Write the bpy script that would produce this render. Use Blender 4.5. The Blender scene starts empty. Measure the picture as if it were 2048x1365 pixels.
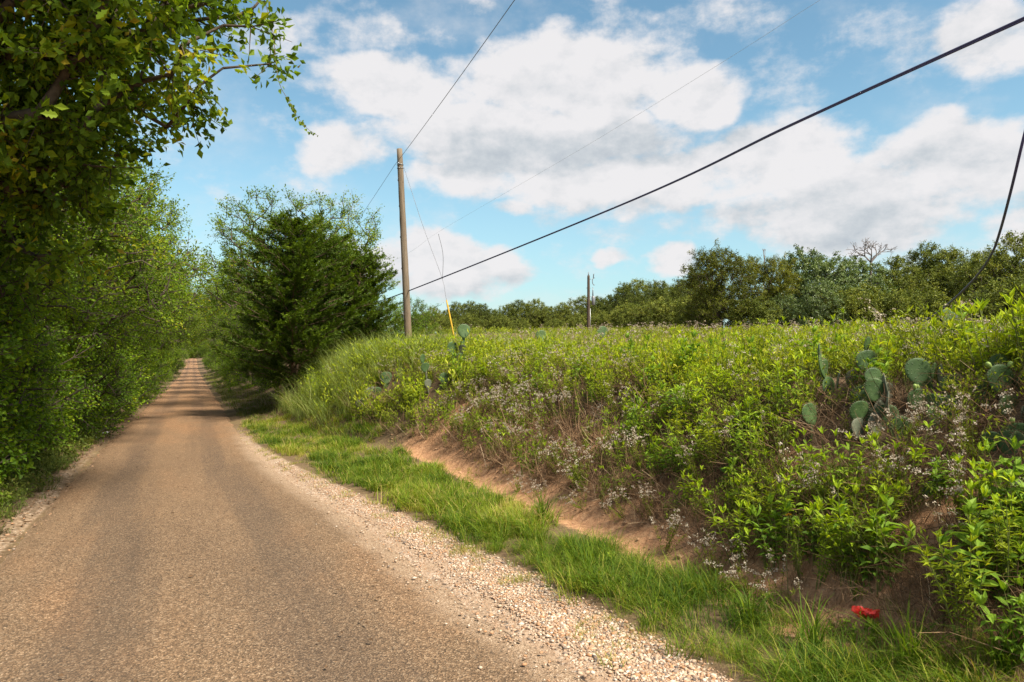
import bpy, math
import numpy as np
from mathutils import Vector, Matrix

# ------------------------------------------------------------------ camera
TH = math.radians(25.1)                      # the camera looks 25 degrees right of the road's direction (+Y)
CT, ST = math.cos(TH), math.sin(TH)
CAMZ = 2.0
FPX, CX, CY = 1365.0, 1024.0, 682.0
S = bpy.context.scene
COL = S.collection
cam_d = bpy.data.cameras.new('camera'); cam = bpy.data.objects.new('camera', cam_d); COL.objects.link(cam)
cam.location = (0, 0, CAMZ); cam.rotation_euler = (math.radians(90), 0, -TH)
cam_d.sensor_width = 36.0; cam_d.lens = 24.0; cam_d.clip_start = 0.05; cam_d.clip_end = 6000
S.camera = cam

def at(px, py, zc):
    """world point that stands zc metres in front of the camera on the photo's pixel (2048 wide)"""
    xc = (px - CX) / FPX * zc; up = (CY - py) / FPX * zc
    return np.array([xc * CT + zc * ST, -xc * ST + zc * CT, CAMZ + up])
def azel(px, py):
    a = math.atan((px - CX) / FPX)
    return math.degrees(a + TH), math.degrees(math.atan((CY - py) / FPX * math.cos(a)))

# ------------------------------------------------------------------ view, sun, sky
S.view_settings.view_transform = 'Standard'; S.view_settings.look = 'None'
S.view_settings.gamma = 1.0; S.view_settings.use_curve_mapping = False
S.view_settings.exposure = 1.3
SUN_EL, SUN_AZ = math.radians(52), math.radians(155)      # compass style: 0 = +Y, 90 = +X
sd = Vector((math.sin(SUN_AZ) * math.cos(SUN_EL), math.cos(SUN_AZ) * math.cos(SUN_EL), math.sin(SUN_EL)))
sun_d = bpy.data.lights.new('sun', 'SUN'); sun = bpy.data.objects.new('sun', sun_d); COL.objects.link(sun)
sun_d.energy = 4.0; sun_d.angle = math.radians(12.0); sun_d.color = (1.0, 0.92, 0.76)
sun.rotation_euler = sd.to_track_quat('Z', 'Y').to_euler(); sun.location = (0, 0, 60)

class NT:
    def __init__(s, tree): s.t = tree; s.n = tree.nodes; s.l = tree.links
    def add(s, typ, **kw):
        n = s.n.new(typ)
        for k, v in kw.items(): setattr(n, k, v)
        return n
    def set(s, sock, v):
        if isinstance(v, bpy.types.NodeSocket): s.l.new(v, sock)
        else: sock.default_value = v
    def m(s, op, a, b=None, c=None, clamp=False):
        n = s.add('ShaderNodeMath', operation=op, use_clamp=clamp); s.set(n.inputs[0], a)
        if b is not None: s.set(n.inputs[1], b)
        if c is not None: s.set(n.inputs[2], c)
        return n.outputs[0]
    def vm(s, op, a, b=None):
        n = s.add('ShaderNodeVectorMath', operation=op); s.set(n.inputs[0], a)
        if b is not None: s.set(n.inputs[1], b)
        return n.outputs[0]
    def noise(s, vec, scale, detail=4, rough=.55, dist=0, lac=2.0):
        n = s.add('ShaderNodeTexNoise'); s.set(n.inputs['Vector'], vec)
        n.inputs['Scale'].default_value = scale; n.inputs['Detail'].default_value = detail
        n.inputs['Roughness'].default_value = rough; n.inputs['Distortion'].default_value = dist; n.inputs['Lacunarity'].default_value = lac
        return n.outputs[0]
    def ss(s, x, a, b, lo=0., hi=1.):
        n = s.add('ShaderNodeMapRange', interpolation_type='SMOOTHSTEP'); s.set(n.inputs[0], x)
        for i, v in enumerate((a, b, lo, hi)): s.set(n.inputs[i + 1], v)
        return n.outputs[0]
    def mix(s, f, a, b, mode='MIX'):
        n = s.add('ShaderNodeMix', data_type='RGBA', blend_type=mode)
        s.set(n.inputs[0], f)
        for k, v in ((6, a), (7, b)):
            if isinstance(v, tuple) and len(v) == 3: v = (*v, 1)
            s.set(n.inputs[k], v)
        return n.outputs[2]
    def ramp(s, f, stops):
        n = s.add('ShaderNodeValToRGB'); s.set(n.inputs[0], f); cr = n.color_ramp
        while len(cr.elements) < len(stops): cr.elements.new(0.5)
        for e, (p, c) in zip(cr.elements, stops): e.position = p; e.color = (*c, 1)
        return n.outputs[0]
    def attr(s, name):
        n = s.add('ShaderNodeAttribute', attribute_name=name); return n.outputs['Fac']

W = bpy.data.worlds.new('World'); S.world = W; W.use_nodes = True
w = NT(W.node_tree); w.n.clear()
out = w.add('ShaderNodeOutputWorld'); bg = w.add('ShaderNodeBackground'); w.l.new(bg.outputs[0], out.inputs[0])
sky = w.add('ShaderNodeTexSky', sky_type='NISHITA', sun_disc=False, sun_elevation=SUN_EL, sun_rotation=SUN_AZ, air_density=1.0, dust_density=0.6, ozone_density=1.6)
tc = w.add('ShaderNodeTexCoord'); sep = w.add('ShaderNodeSeparateXYZ'); w.l.new(tc.outputs['Generated'], sep.inputs[0])
AZ = w.m('MULTIPLY', w.m('ARCTAN2', sep.outputs[0], sep.outputs[1]), 180 / math.pi)
EL = w.m('MULTIPLY', w.m('ARCSINE', sep.outputs[2]), 180 / math.pi)
comb = w.add('ShaderNodeCombineXYZ'); w.l.new(AZ, comb.inputs[0]); w.l.new(w.m('MULTIPLY', EL, 1.5), comb.inputs[1])
PV = comb.outputs[0]
w1 = w.noise(PV, .16, 3, .55); w2 = w.noise(w.vm('ADD', PV, (37., 11., 5.)), .16, 3, .55)
AZW = w.m('ADD', AZ, w.m('MULTIPLY', w.m('SUBTRACT', w1, .5), 7.0)); ELW = w.m('ADD', EL, w.m('MULTIPLY', w.m('SUBTRACT', w2, .5), 4.0))
f1 = w.noise(PV, .17, 9, .62); f2 = w.noise(w.vm('ADD', PV, (-.9, 1.5, 0.)), .17, 6, .60)
def blob(px, py, rx, ry, s, A, E):
    a, e = azel(px, py); a1, e1 = azel(px + rx, py); a2, e2 = azel(px, py - ry)
    qa = w.m('DIVIDE', w.m('SUBTRACT', A, a), abs(a1 - a)); qe = w.m('DIVIDE', w.m('SUBTRACT', E, e), abs(e2 - e))
    q = w.m('ADD', w.m('MULTIPLY', qa, qa), w.m('MULTIPLY', qe, qe))
    return w.m('MULTIPLY', w.m('SUBTRACT', 1.0, w.m('MINIMUM', q, 2.2)), s)
def union(lst, A, E):
    u = None
    for b in lst:
        v = blob(*b, A, E); u = v if u is None else w.m('SMOOTH_MAX', u, v, .12)
    return u
CL = [(800, 170, 210, 75, 1.), (1150, 160, 270, 120, 1.15), (1400, 190, 130, 80, 1.), (1060, 280, 380, 95, 1.15), (1250, 360, 380, 80, 1.1),
      (690, 300, 95, 55, .8), (900, 350, 160, 45, .75), (1560, 320, 200, 95, 1.05), (1700, 400, 330, 110, 1.15), (1930, 330, 230, 115, 1.15), (2200, 400, 300, 120, 1.),
      (1990, 90, 160, 110, .75), (690, 530, 100, 65, .9), (870, 525, 150, 80, 1.1), (990, 540, 100, 60, .9), (1232, 515, 42, 18, .6), (1345, 522, 60, 32, .85),
      (700, 70, 150, 55, .28), (975, 10, 55, 45, .38), (1290, 60, 70, 40, .28), (1480, 40, 90, 40, .05), (1010, 425, 55, 25, .55), (1560, 190, 60, 60, .2), (600, 60, 60, 50, .45)]
U = union(CL, AZW, ELW)
SH = union([(1180, 300, 420, 48, 1.), (1000, 330, 260, 30, .7), (1300, 440, 420, 45, .75), (1750, 450, 380, 60, .9), (1920, 300, 160, 40, .35), (840, 585, 260, 35, .6), (1900, 60, 150, 60, .4)], AZW, ELW)
# clouds all over the rest of the sky, of the same make
inx = w.m('MULTIPLY', w.ss(w.m('ABSOLUTE', w.m('SUBTRACT', AZ, 25.)), 38., 58., 1., 0.), w.ss(EL, 27., 42., 1., 0.))
P2 = w.vm('MULTIPLY', tc.outputs['Generated'], (1., 1., 1.8))
gen = w.m('MULTIPLY', w.m('SUBTRACT', w.noise(P2, 1.7, 4, .5), .46), 6.0)
U = w.m('ADD', w.m('MULTIPLY', U, inx), w.m('MULTIPLY', gen, w.m('SUBTRACT', 1., inx)))
fb = w.m('SUBTRACT', f1, .5)
D = w.m('ADD', w.m('MULTIPLY', U, .8), w.m('MULTIPLY', fb, 1.9))
alpha = w.m('MULTIPLY', w.ss(D, -.10, .50), .97)
thin = w.ss(w.m('ADD', w.noise(PV, .06, 6, .6), w.m('MULTIPLY', fb, .35)), .46, .74, 0., .5)      # faint veils between
alpha = w.m('MAXIMUM', alpha, thin)
relief = w.m('SUBTRACT', f1, f2)
shade = w.m('ADD', w.m('MULTIPLY', w.ss(SH, -.35, .9), .55), w.m('MULTIPLY', relief, -2.3))
shade = w.m('ADD', shade, w.ss(D, .5, 1.2, 0., .12), clamp=True)
ccol = w.ramp(shade, [(0., (0.3564, 0.3490, 0.3527)), (.3, (0.3189, 0.3189, 0.3265)), (.65, (0.2515, 0.2664, 0.2815)), (1., (0.2026, 0.2214, 0.2440))])
skc = w.mix(1., sky.outputs[0], (.064, .078, .069), 'MULTIPLY')
hz = w.mix(w.ss(EL, -2., 22., .62, 0.), skc, (.185, .275, .335))
w.l.new(w.mix(alpha, hz, ccol), bg.inputs[0]); bg.inputs[1].default_value = 1.0
W.cycles.sampling_method = 'MANUAL'; W.cycles.sample_map_resolution = 512
S.cycles.max_bounces = 7; S.cycles.diffuse_bounces = 3; S.cycles.transmission_bounces = 5; S.cycles.glossy_bounces = 2
S.cycles.sample_clamp_indirect = 4.0

# ------------------------------------------------------------------ small tools
def norm(v): return v / np.maximum(np.linalg.norm(v, axis=-1, keepdims=True), 1e-9)
_rl = np.random.default_rng(5).random((256, 256))
def vnoise(x, y, s=1.0, off=0):
    x = np.asarray(x, float) / s + 17.3 * off; y = np.asarray(y, float) / s + 9.1 * off
    xi = np.floor(x).astype(int); yi = np.floor(y).astype(int); fx = x - xi; fy = y - yi
    fx = fx * fx * (3 - 2 * fx); fy = fy * fy * (3 - 2 * fy)
    g = lambda a, b: _rl[a % 256, b % 256]
    return (g(xi, yi) * (1 - fx) + g(xi + 1, yi) * fx) * (1 - fy) + (g(xi, yi + 1) * (1 - fx) + g(xi + 1, yi + 1) * fx) * fy
def sstep(x, a, b):
    t = np.clip((x - a) / (b - a), 0, 1); return t * t * (3 - 2 * t)

_yy = np.arange(-120., 900., 1.)
_rz = np.interp(_yy, [-120, -20, 0, 50, 120, 200, 290, 330, 900], [2.0, .5, 0, -1.75, -3.9, -5.5, -4.95, -5.6, -14])
_k = np.exp(-np.linspace(-2, 2, 21) ** 2); _k /= _k.sum()
_rz = np.convolve(np.pad(_rz, 10, mode='edge'), _k, 'valid')
_rz -= np.interp(0., _yy, _rz)
def rz(Y): return np.interp(Y, _yy, _rz)
def xr(Y): return np.interp(Y, [-20, 0, 3, 6, 10, 14, 20, 45, 300], [2.5, 2.45, 2.4, 2.15, 1.85, 1.55, 1.3, 1.45, 1.6])
def xl(Y): return np.interp(Y, [-20, 12, 20, 45, 300], [-1.9, -1.95, -2.1, -2.2, -2.2])
def xg(Y): return np.interp(Y, [-20, 3, 4.5, 7.5, 10, 14, 18, 25, 300], [3.0, 2.95, 2.87, 2.65, 2.3, 1.8, 1.5, 1.5, 1.8])
def xt(Y): return np.interp(Y, [-20, 2.9, 5.5, 13, 16.5, 20, 26, 40, 300], [3.9, 3.9, 4.05, 4.25, 3.5, 3.05, 2.8, 2.8, 3.2])
BW = 2.1
def H(X, Y):
    X = np.asarray(X, float); Y = np.asarray(Y, float); r = rz(Y)
    n = (vnoise(X, Y, 1.3) - .5) * .10 + (vnoise(X, Y, .45, 3) - .5) * .05
    dist = np.hypot(X, Y)
    verge = .13 * sstep((X - xg(Y)) / np.maximum(xt(Y) - xg(Y), .3), 0, 1.2) + .04 * sstep(X, xg(Y) - .3, xg(Y) + .3)
    bh = np.interp(Y, [-30, 0, 5, 10, 15, 22, 28, 36, 60, 400], [1.8, 1.8, 1.72, 1.78, 1.95, 2.15, 1.7, 1.0, .9, .8])
    pn = r + bh
    pf = 1.62 + .02 * np.clip(dist - 10, 0, 60) - .004 * np.clip(dist - 120, 0, 500)
    pf = np.where(Y > 140, np.maximum(pf + rz(Y) * sstep(Y, 140, 400) * .8, -12), pf)
    b = sstep(X, 7.5, 17.)
    P = pn * (1 - b) + pf * b
    base = r + verge
    s = np.clip((X - xt(Y)) / BW, 0, 1); prof = .72 * s ** .85 + .28 * sstep(s, 0, 1)
    right = base * (1 - prof) + P * prof + n * sstep(X, xg(Y), xt(Y))
    left = r + .30 * sstep(-X, -xl(Y) + .3, -xl(Y) + 2.5) + .5 * sstep(-X, 6, 20) + n * sstep(-X, -xl(Y), -xl(Y) + 1)
    h = np.where(X > 0, right, left)
    onroad = sstep(X, xl(Y) - .12, xl(Y) + .10) * (1 - sstep(X, xr(Y) - .10, xr(Y) + .12))
    return h - .05 * onroad - .012
def hz1(x, y): return float(H(np.array([x]), np.array([y]))[0])

def hit(px, py):
    """where the sight line through a pixel meets the terrain"""
    z = np.linspace(2.5, 60, 4000); p = at(px, py, z[:, None].ravel()).T if False else np.stack([((px - CX) / FPX * z) * CT + z * ST, -((px - CX) / FPX * z) * ST + z * CT, CAMZ + (CY - py) / FPX * z], 1)
    k = int(np.argmax(p[:, 2] < H(p[:, 0], p[:, 1]))); return p[k]
def mesh(name, v, f, mats, mi=None, smooth=False, attrs=None):
    me = bpy.data.meshes.new(name); v = np.asarray(v, np.float32); f = np.asarray(f, np.int32); k = f.shape[1]
    me.vertices.add(len(v)); me.vertices.foreach_set('co', v.ravel())
    me.loops.add(f.size); me.loops.foreach_set('vertex_index', f.ravel())
    me.polygons.add(len(f)); me.polygons.foreach_set('loop_start', np.arange(0, f.size, k, dtype=np.int32))
    for m_ in (mats if isinstance(mats, (list, tuple)) else [mats]): me.materials.append(m_)
    if mi is not None: me.polygons.foreach_set('material_index', np.asarray(mi, np.int32))
    me.polygons.foreach_set('use_smooth', np.full(len(f), smooth))
    for a, val in (attrs or {}).items():
        at_ = me.attributes.new(a, 'FLOAT', 'POINT'); at_.data.foreach_set('value', np.asarray(val, np.float32))
    me.update(calc_edges=True); me.validate()
    return me
def obj(name, data, parent=None, loc=None, rot=None, scale=None):
    o = bpy.data.objects.new(name, data); COL.objects.link(o)
    if parent is not None: o.parent = parent
    if loc is not None: o.location = [float(c) for c in loc]
    if rot is not None: o.rotation_euler = rot
    if scale is not None: o.scale = (scale,) * 3 if np.isscalar(scale) else scale
    return o
def tag(o, label=None, cat=None, group=None, kind=None):
    for k, v in (('label', label), ('category', cat), ('group', group), ('kind', kind)):
        if v: o[k] = v
    return o
class G:
    """geometry collector: triangles, a tint for each vertex, a material slot for each triangle"""
    def __init__(s): s.v = []; s.f = []; s.t = []; s.m = []; s.n = 0
    def add(s, v, f, tint=.5, mat=0):
        v = np.asarray(v, float); f = np.asarray(f, int)
        if len(v) == 0: return
        s.v.append(v); s.f.append(f + s.n); s.n += len(v)
        s.t.append(np.broadcast_to(np.asarray(tint, float), (len(v),)).copy()); s.m.append(np.full(len(f), mat))
    def arr(s): return np.concatenate(s.v), np.concatenate(s.f), np.concatenate(s.t), np.concatenate(s.m)
    def mesh(s, name, mats, smooth=False):
        v, f, t, m_ = s.arr(); return mesh(name, v, f, mats, m_, smooth, {'tint': t})
def tubes(A, B, ra, rb, sides=5):
    """many tapered tubes at once"""
    A = np.asarray(A, float); B = np.asarray(B, float); n = len(A); ra = np.broadcast_to(ra, (n,)); rb = np.broadcast_to(rb, (n,))
    d = norm(B - A); ref = np.where(np.abs(d[:, 2:3]) > .9, np.array([[1., 0, 0]]), np.array([[0, 0, 1.]]))
    u = norm(np.cross(d, ref)); w_ = np.cross(d, u)
    a = np.arange(sides) * 2 * np.pi / sides
    ring = np.cos(a)[None, :, None] * u[:, None] + np.sin(a)[None, :, None] * w_[:, None]
    v = np.concatenate([A[:, None] + ring * ra[:, None, None], B[:, None] + ring * rb[:, None, None]], 1).reshape(-1, 3)
    i = np.arange(sides); j = (i + 1) % sides
    f1_ = np.concatenate([np.stack([i, j, j + sides], 1), np.stack([i, j + sides, i + sides], 1)])
    f = (f1_[None] + (np.arange(n) * 2 * sides)[:, None, None]).reshape(-1, 3)
    return v, f
def polytube(pts, rad, sides=8, caps=True):
    pts = np.asarray(pts, float); n = len(pts); rad = np.broadcast_to(rad, (n,))
    t = norm(np.gradient(pts, axis=0)); ref = np.array([0, 0, 1.]) if abs(t[0][2]) < .9 else np.array([1., 0, 0])
    v = []; u = norm(np.cross(t[0], ref))
    a = np.arange(sides) * 2 * np.pi / sides
    for k in range(n):
        u = norm(u - t[k] * np.dot(u, t[k])); w_ = np.cross(t[k], u)
        v.append(pts[k] + rad[k] * (np.cos(a)[:, None] * u + np.sin(a)[:, None] * w_))
    v = np.concatenate(v); f = []
    i = np.arange(sides); j = (i + 1) % sides
    for k in range(n - 1):
        o = k * sides; f.append(np.stack([i + o, j + o, j + o + sides], 1)); f.append(np.stack([i + o, j + o + sides, i + o + sides], 1))
    if caps:
        v = np.concatenate([v, pts[:1], pts[-1:]]); a0 = n * sides; o = (n - 1) * sides
        f.append(np.stack([j, i, np.full(sides, a0)], 1)); f.append(np.stack([i + o, j + o, np.full(sides, a0 + 1)], 1))
    return v, np.concatenate(f)
def leaves(p, d, nrm, l, w_, fold=.22, six=False, curl=.0):
    """folded leaf blades: 2 triangles each (diamond), or 6-pointed with 4 triangles"""
    n = len(p); d = norm(d); s = norm(np.cross(d, nrm)); up = np.cross(s, d)
    l = np.broadcast_to(l, (n,))[:, None]; w_ = np.broadcast_to(w_, (n,))[:, None]
    tip = p + d * l - up * l * curl
    if not six:
        m1 = p + d * l * .45 + s * w_ * .5 + up * w_ * fold; m2 = p + d * l * .45 - s * w_ * .5 + up * w_ * fold
        v = np.stack([p, m1, tip, m2], 1).reshape(-1, 3); f1_ = np.array([[0, 1, 2], [0, 2, 3]]); k = 4
    else:
        mid = p + d * l * .55 + up * l * .06
        v = np.stack([p, p + d * l * .3 + s * w_ * .42 + up * w_ * fold, p + d * l * .68 + s * w_ * .4 + up * w_ * fold, tip,
                      p + d * l * .68 - s * w_ * .4 + up * w_ * fold, p + d * l * .3 - s * w_ * .42 + up * w_ * fold, mid], 1).reshape(-1, 3)
        f1_ = np.array([[0, 1, 6], [1, 2, 6], [2, 3, 6], [3, 4, 6], [4, 5, 6], [5, 0, 6]]); k = 7
    f = (f1_[None] + (np.arange(n) * k)[:, None, None]).reshape(-1, 3)
    return v, f, k
def rnd3(rng, n): return rng.normal(size=(n, 3))
def stamp(g, proto, pos, rotz, sc, tilt=None, tint=0., matmap=None, rng=None):
    """put N copies of a proto (v, f, t, m) into a collector"""
    v, f, t, m_ = proto; n = len(pos)
    if n == 0: return
    c, s_ = np.cos(rotz)[:, None], np.sin(rotz)[:, None]; sc = np.asarray(sc)[:, None]
    x = (v[None, :, 0] * c - v[None, :, 1] * s_) * sc; y = (v[None, :, 0] * s_ + v[None, :, 1] * c) * sc; z = v[None, :, 2] * sc
    if tilt is not None: x = x + z * tilt[:, :1]; y = y + z * tilt[:, 1:2]
    V = np.stack([x + pos[:, :1], y + pos[:, 1:2], z + pos[:, 2:3]], -1).reshape(-1, 3)
    F = (f[None] + (np.arange(n) * len(v))[:, None, None]).reshape(-1, 3)
    T = np.clip(t[None, :] + np.broadcast_to(np.asarray(tint), (n,))[:, None], 0, 1).ravel()
    g.v.append(V); g.f.append(F + g.n); g.n += len(V); g.t.append(T); g.m.append(np.tile(m_, n))

# ------------------------------------------------------------------ materials
def newmat(name):
    m_ = bpy.data.materials.new(name); m_.use_nodes = True; t = NT(m_.node_tree)
    b = t.n['Principled BSDF']; return m_, t, b
def leafmat(name, stops, trans=.34, tcol=(1.3, 1.2, .35), rough=.55, spec=.16, vary=.25):
    m_, t, b = newmat(name); oi = t.add('ShaderNodeObjectInfo')
    f = t.m('ADD', t.attr('tint'), t.m('MULTIPLY', t.m('SUBTRACT', oi.outputs['Random'], .5), vary), clamp=True)
    c = t.ramp(f, stops)
    t.set(b.inputs['Base Color'], c); b.inputs['Roughness'].default_value = rough; b.inputs['Specular IOR Level'].default_value = spec
    tr = t.add('ShaderNodeBsdfTranslucent'); t.set(tr.inputs[0], t.mix(1., c, tcol, 'MULTIPLY'))
    mx = t.add('ShaderNodeMixShader'); mx.inputs[0].default_value = trans
    t.l.new(b.outputs[0], mx.inputs[1]); t.l.new(tr.outputs[0], mx.inputs[2]); t.l.new(mx.outputs[0], t.n['Material Output'].inputs[0])
    return m_
def plain(name, col, rough=.8, spec=.3, var=.25, scale=12., bump=0., bscale=40., metal=0.):
    m_, t, b = newmat(name); co = t.add('ShaderNodeTexCoord').outputs['Object']
    n = t.noise(co, scale, 5, .6); d = tuple(c * (1 - var) for c in col); l = tuple(min(1, c * (1 + var)) for c in col)
    t.set(b.inputs['Base Color'], t.ramp(n, [(.3, d), (.7, l)])); b.inputs['Roughness'].default_value = rough; b.inputs['Specular IOR Level'].default_value = spec
    b.inputs['Metallic'].default_value = metal
    if bump:
        bp = t.add('ShaderNodeBump'); bp.inputs['Strength'].default_value = bump; bp.inputs['Distance'].default_value = .02
        t.set(bp.inputs['Height'], t.noise(co, bscale, 5, .65)); t.l.new(bp.outputs[0], b.inputs['Normal'])
    return m_
OAK = leafmat('oak_leaf', [(0., (.042, .078, .008)), (.4, (.11, .185, .016)), (.72, (.21, .30, .02)), (.95, (.40, .41, .02)), (1., (.36, .28, .03))], trans=.46, tcol=(1.2, 1.2, .35), vary=.15)
HEDGE = leafmat('hedge_leaf', [(0., (.04, .085, .008)), (.45, (.125, .225, .015)), (.8, (.25, .37, .02)), (1., (.40, .46, .025))], trans=.45, vary=.25)
CEDAR = leafmat('cedar_leaf', [(0., (.03, .055, .007)), (.5, (.08, .135, .012)), (.85, (.165, .23, .016)), (1., (.24, .285, .02))], trans=.28, vary=.2)
LIVEOAK = leafmat('live_oak_leaf', [(0., (.042, .06, .012)), (.45, (.105, .135, .022)), (.8, (.20, .23, .04)), (1., (.30, .31, .06))], trans=.26, vary=.45)
VINEL = leafmat('vine_leaf', [(0., (.045, .075, .022)), (.5, (.115, .17, .045)), (.85, (.23, .30, .095)), (1., (.34, .39, .15))], trans=.22, rough=.38, spec=.45)
YOAK = leafmat('olive_leaf', [(0., (.036, .05, .006)), (.5, (.11, .13, .012)), (.85, (.22, .225, .02)), (1., (.30, .27, .03))], trans=.25)
WEED = leafmat('weed_leaf', [(0., (.06, .12, .010)), (.4, (.18, .285, .016)), (.75, (.34, .45, .02)), (1., (.50, .55, .03))], trans=.4, vary=.2)
WEED2 = leafmat('broad_weed_leaf', [(0., (.045, .095, .012)), (.4, (.11, .205, .022)), (.75, (.21, .33, .03)), (1., (.34, .44, .05))], trans=.38, vary=.2)
FINE = leafmat('fine_weed_leaf', [(0., (.07, .09, .012)), (.42, (.175, .235, .018)), (.78, (.34, .40, .022)), (1., (.52, .50, .05))], trans=.4, vary=.1)
GRASS = leafmat('grass_blade', [(0., (.035, .07, .008)), (.35, (.085, .155, .012)), (.65, (.20, .275, .018)), (.88, (.34, .34, .05)), (1., (.42, .33, .11))], trans=.38, vary=.1)
WISP = leafmat('wispy_grass_blade', [(0., (.10, .13, .03)), (.5, (.20, .26, .06)), (.85, (.34, .38, .12)), (1., (.40, .34, .15))], trans=.36, vary=.1)
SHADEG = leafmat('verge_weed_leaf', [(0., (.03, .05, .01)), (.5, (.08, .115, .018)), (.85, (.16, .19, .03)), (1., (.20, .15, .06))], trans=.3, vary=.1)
DEAD = leafmat('dead_stem', [(0., (.06, .036, .02)), (.5, (.17, .10, .055)), (.85, (.32, .21, .12)), (1., (.46, .34, .22))], trans=.0, rough=.9, vary=.1)
FLOWER = leafmat('white_floret', [(0., (.12, .08, .045)), (.3, (.27, .20, .135)), (.65, (.45, .375, .29)), (1., (.62, .55, .46))], trans=.25, tcol=(1., .95, .85), rough=.8, vary=.0)
BARK = plain('oak_bark', (.085, .066, .05), .95, .15, .45, 9., .8, 22.)
CBARK = plain('cedar_bark', (.13, .085, .06), .95, .1, .45, 8., .8, 25.)
GREYBARK = plain('dead_grey_bark', (.20, .17, .16), .95, .1, .3, 6., .4, 20.)
DPOLE = plain('dark_pole_wood', (.085, .062, .048), .95, .1, .3, 5., .4, 20.)
STEM = plain('weed_stem', (.12, .14, .035), .8, .2, .3, 10.)
RSTEM = plain('weed_brown_stem', (.13, .085, .04), .8, .2, .3, 10.)
WIRE = plain('black_cable_sheath', (.06, .052, .14), .5, .4, .03, 4.)
FAINT = plain('pale_wire', (.42, .44, .48), .6, .3, .1, 4.)
THINW = plain('steel_strand', (.16, .16, .18), .55, .4, .2, 4., metal=.4)
STEEL = plain('galvanised_steel', (.36, .37, .38), .5, .5, .2, 30., metal=.7)
PORC = plain('grey_porcelain', (.16, .165, .18), .25, .5, .1, 5.)
YELLOW = plain('yellow_plastic', (.50, .29, .012), .45, .4, .12, 6.)
REDP = plain('red_plastic', (.75, .045, .03), .4, .5, .35, 26.)
REDT = plain('red_tape', (.75, .07, .02), .5, .4, .1, 20.)
WHITEP = plain('white_litter', (.62, .62, .60), .6, .3, .2, 30.)
SHEDW = plain('white_painted_board', (.68, .70, .72), .7, .3, .06, 3.)
TINR = plain('grey_tin_roof', (.45, .48, .52), .45, .5, .12, 3., metal=.3)

def pole_mat():
    m_, t, b = newmat('weathered_pole_wood'); co = t.add('ShaderNodeTexCoord').outputs['Object']
    g1 = t.noise(t.vm('MULTIPLY', co, (30., 30., .9)), 1.4, 6, .65); kn = t.noise(t.vm('MULTIPLY', co, (9., 9., 3.2)), 1.0, 2, .5)
    c = t.ramp(g1, [(.22, (0.0648, 0.0468, 0.0324)), (.48, (0.1656, 0.1260, 0.0900)), (.75, (0.2664, 0.2160, 0.1656))])
    sx = t.add('ShaderNodeSeparateXYZ'); t.l.new(co, sx.inputs[0])
    c = t.mix(t.ss(sx.outputs[2], .3, 2.6, .6, 0.), c, (.20, .115, .075))
    c = t.mix(t.ss(kn, .69, .76, 0., .85), c, (.045, .032, .024))
    t.set(b.inputs['Base Color'], c); b.inputs['Roughness'].default_value = .92; b.inputs['Specular IOR Level'].default_value = .15
    bp = t.add('ShaderNodeBump'); bp.inputs['Strength'].default_value = .7; bp.inputs['Distance'].default_value = .012
    t.set(bp.inputs['Height'], g1); t.l.new(bp.outputs[0], b.inputs['Normal']); return m_
POLE = pole_mat()
def pad_mat(name, c0, c1, spot):
    m_, t, b = newmat(name); co = t.add('ShaderNodeTexCoord').outputs['Object']; oi = t.add('ShaderNodeObjectInfo')
    n = t.noise(t.vm('ADD', co, oi.outputs['Location']), 9., 5, .6)
    c = t.ramp(t.m('ADD', n, t.m('MULTIPLY', t.m('SUBTRACT', oi.outputs['Random'], .5), .22)), [(.3, c0), (.7, c1)])
    vo = t.add('ShaderNodeTexVoronoi'); vo.inputs['Scale'].default_value = 36.; vo.inputs['Randomness'].default_value = .35; t.l.new(t.vm('MULTIPLY', co, (1., .2, 1.)), vo.inputs['Vector'])
    c = t.mix(t.ss(vo.outputs['Distance'], .10, .2, .8, 0.), c, spot)
    t.set(b.inputs['Base Color'], c); b.inputs['Roughness'].default_value = .55; b.inputs['Specular IOR Level'].default_value = .3
    bp = t.add('ShaderNodeBump'); bp.inputs['Strength'].default_value = .5; bp.inputs['Distance'].default_value = .006
    t.set(bp.inputs['Height'], t.ss(vo.outputs['Distance'], .05, .3, 1., 0.)); t.l.new(bp.outputs[0], b.inputs['Normal']); return m_
PAD = pad_mat('cactus_pad_skin', (.032, .064, .020), (.070, .122, .038), (.014, .026, .009))
PADOLD = pad_mat('old_cactus_pad_skin', (0.0888, 0.1040, 0.0680), (0.1456, 0.1560, 0.1096), (0.0520, 0.0464, 0.0312))
PADDEAD = pad_mat('dead_cactus_pad_skin', (0.140, 0.105, 0.070), (0.238, 0.189, 0.140), (0.070, 0.049, 0.032))
BUD = plain('cactus_bud_skin', (.24, .33, .08), .5, .3, .2, 20.)
SPINE = plain('cactus_spine', (.34, .29, .20), .6, .3, .2, 20.)

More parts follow.
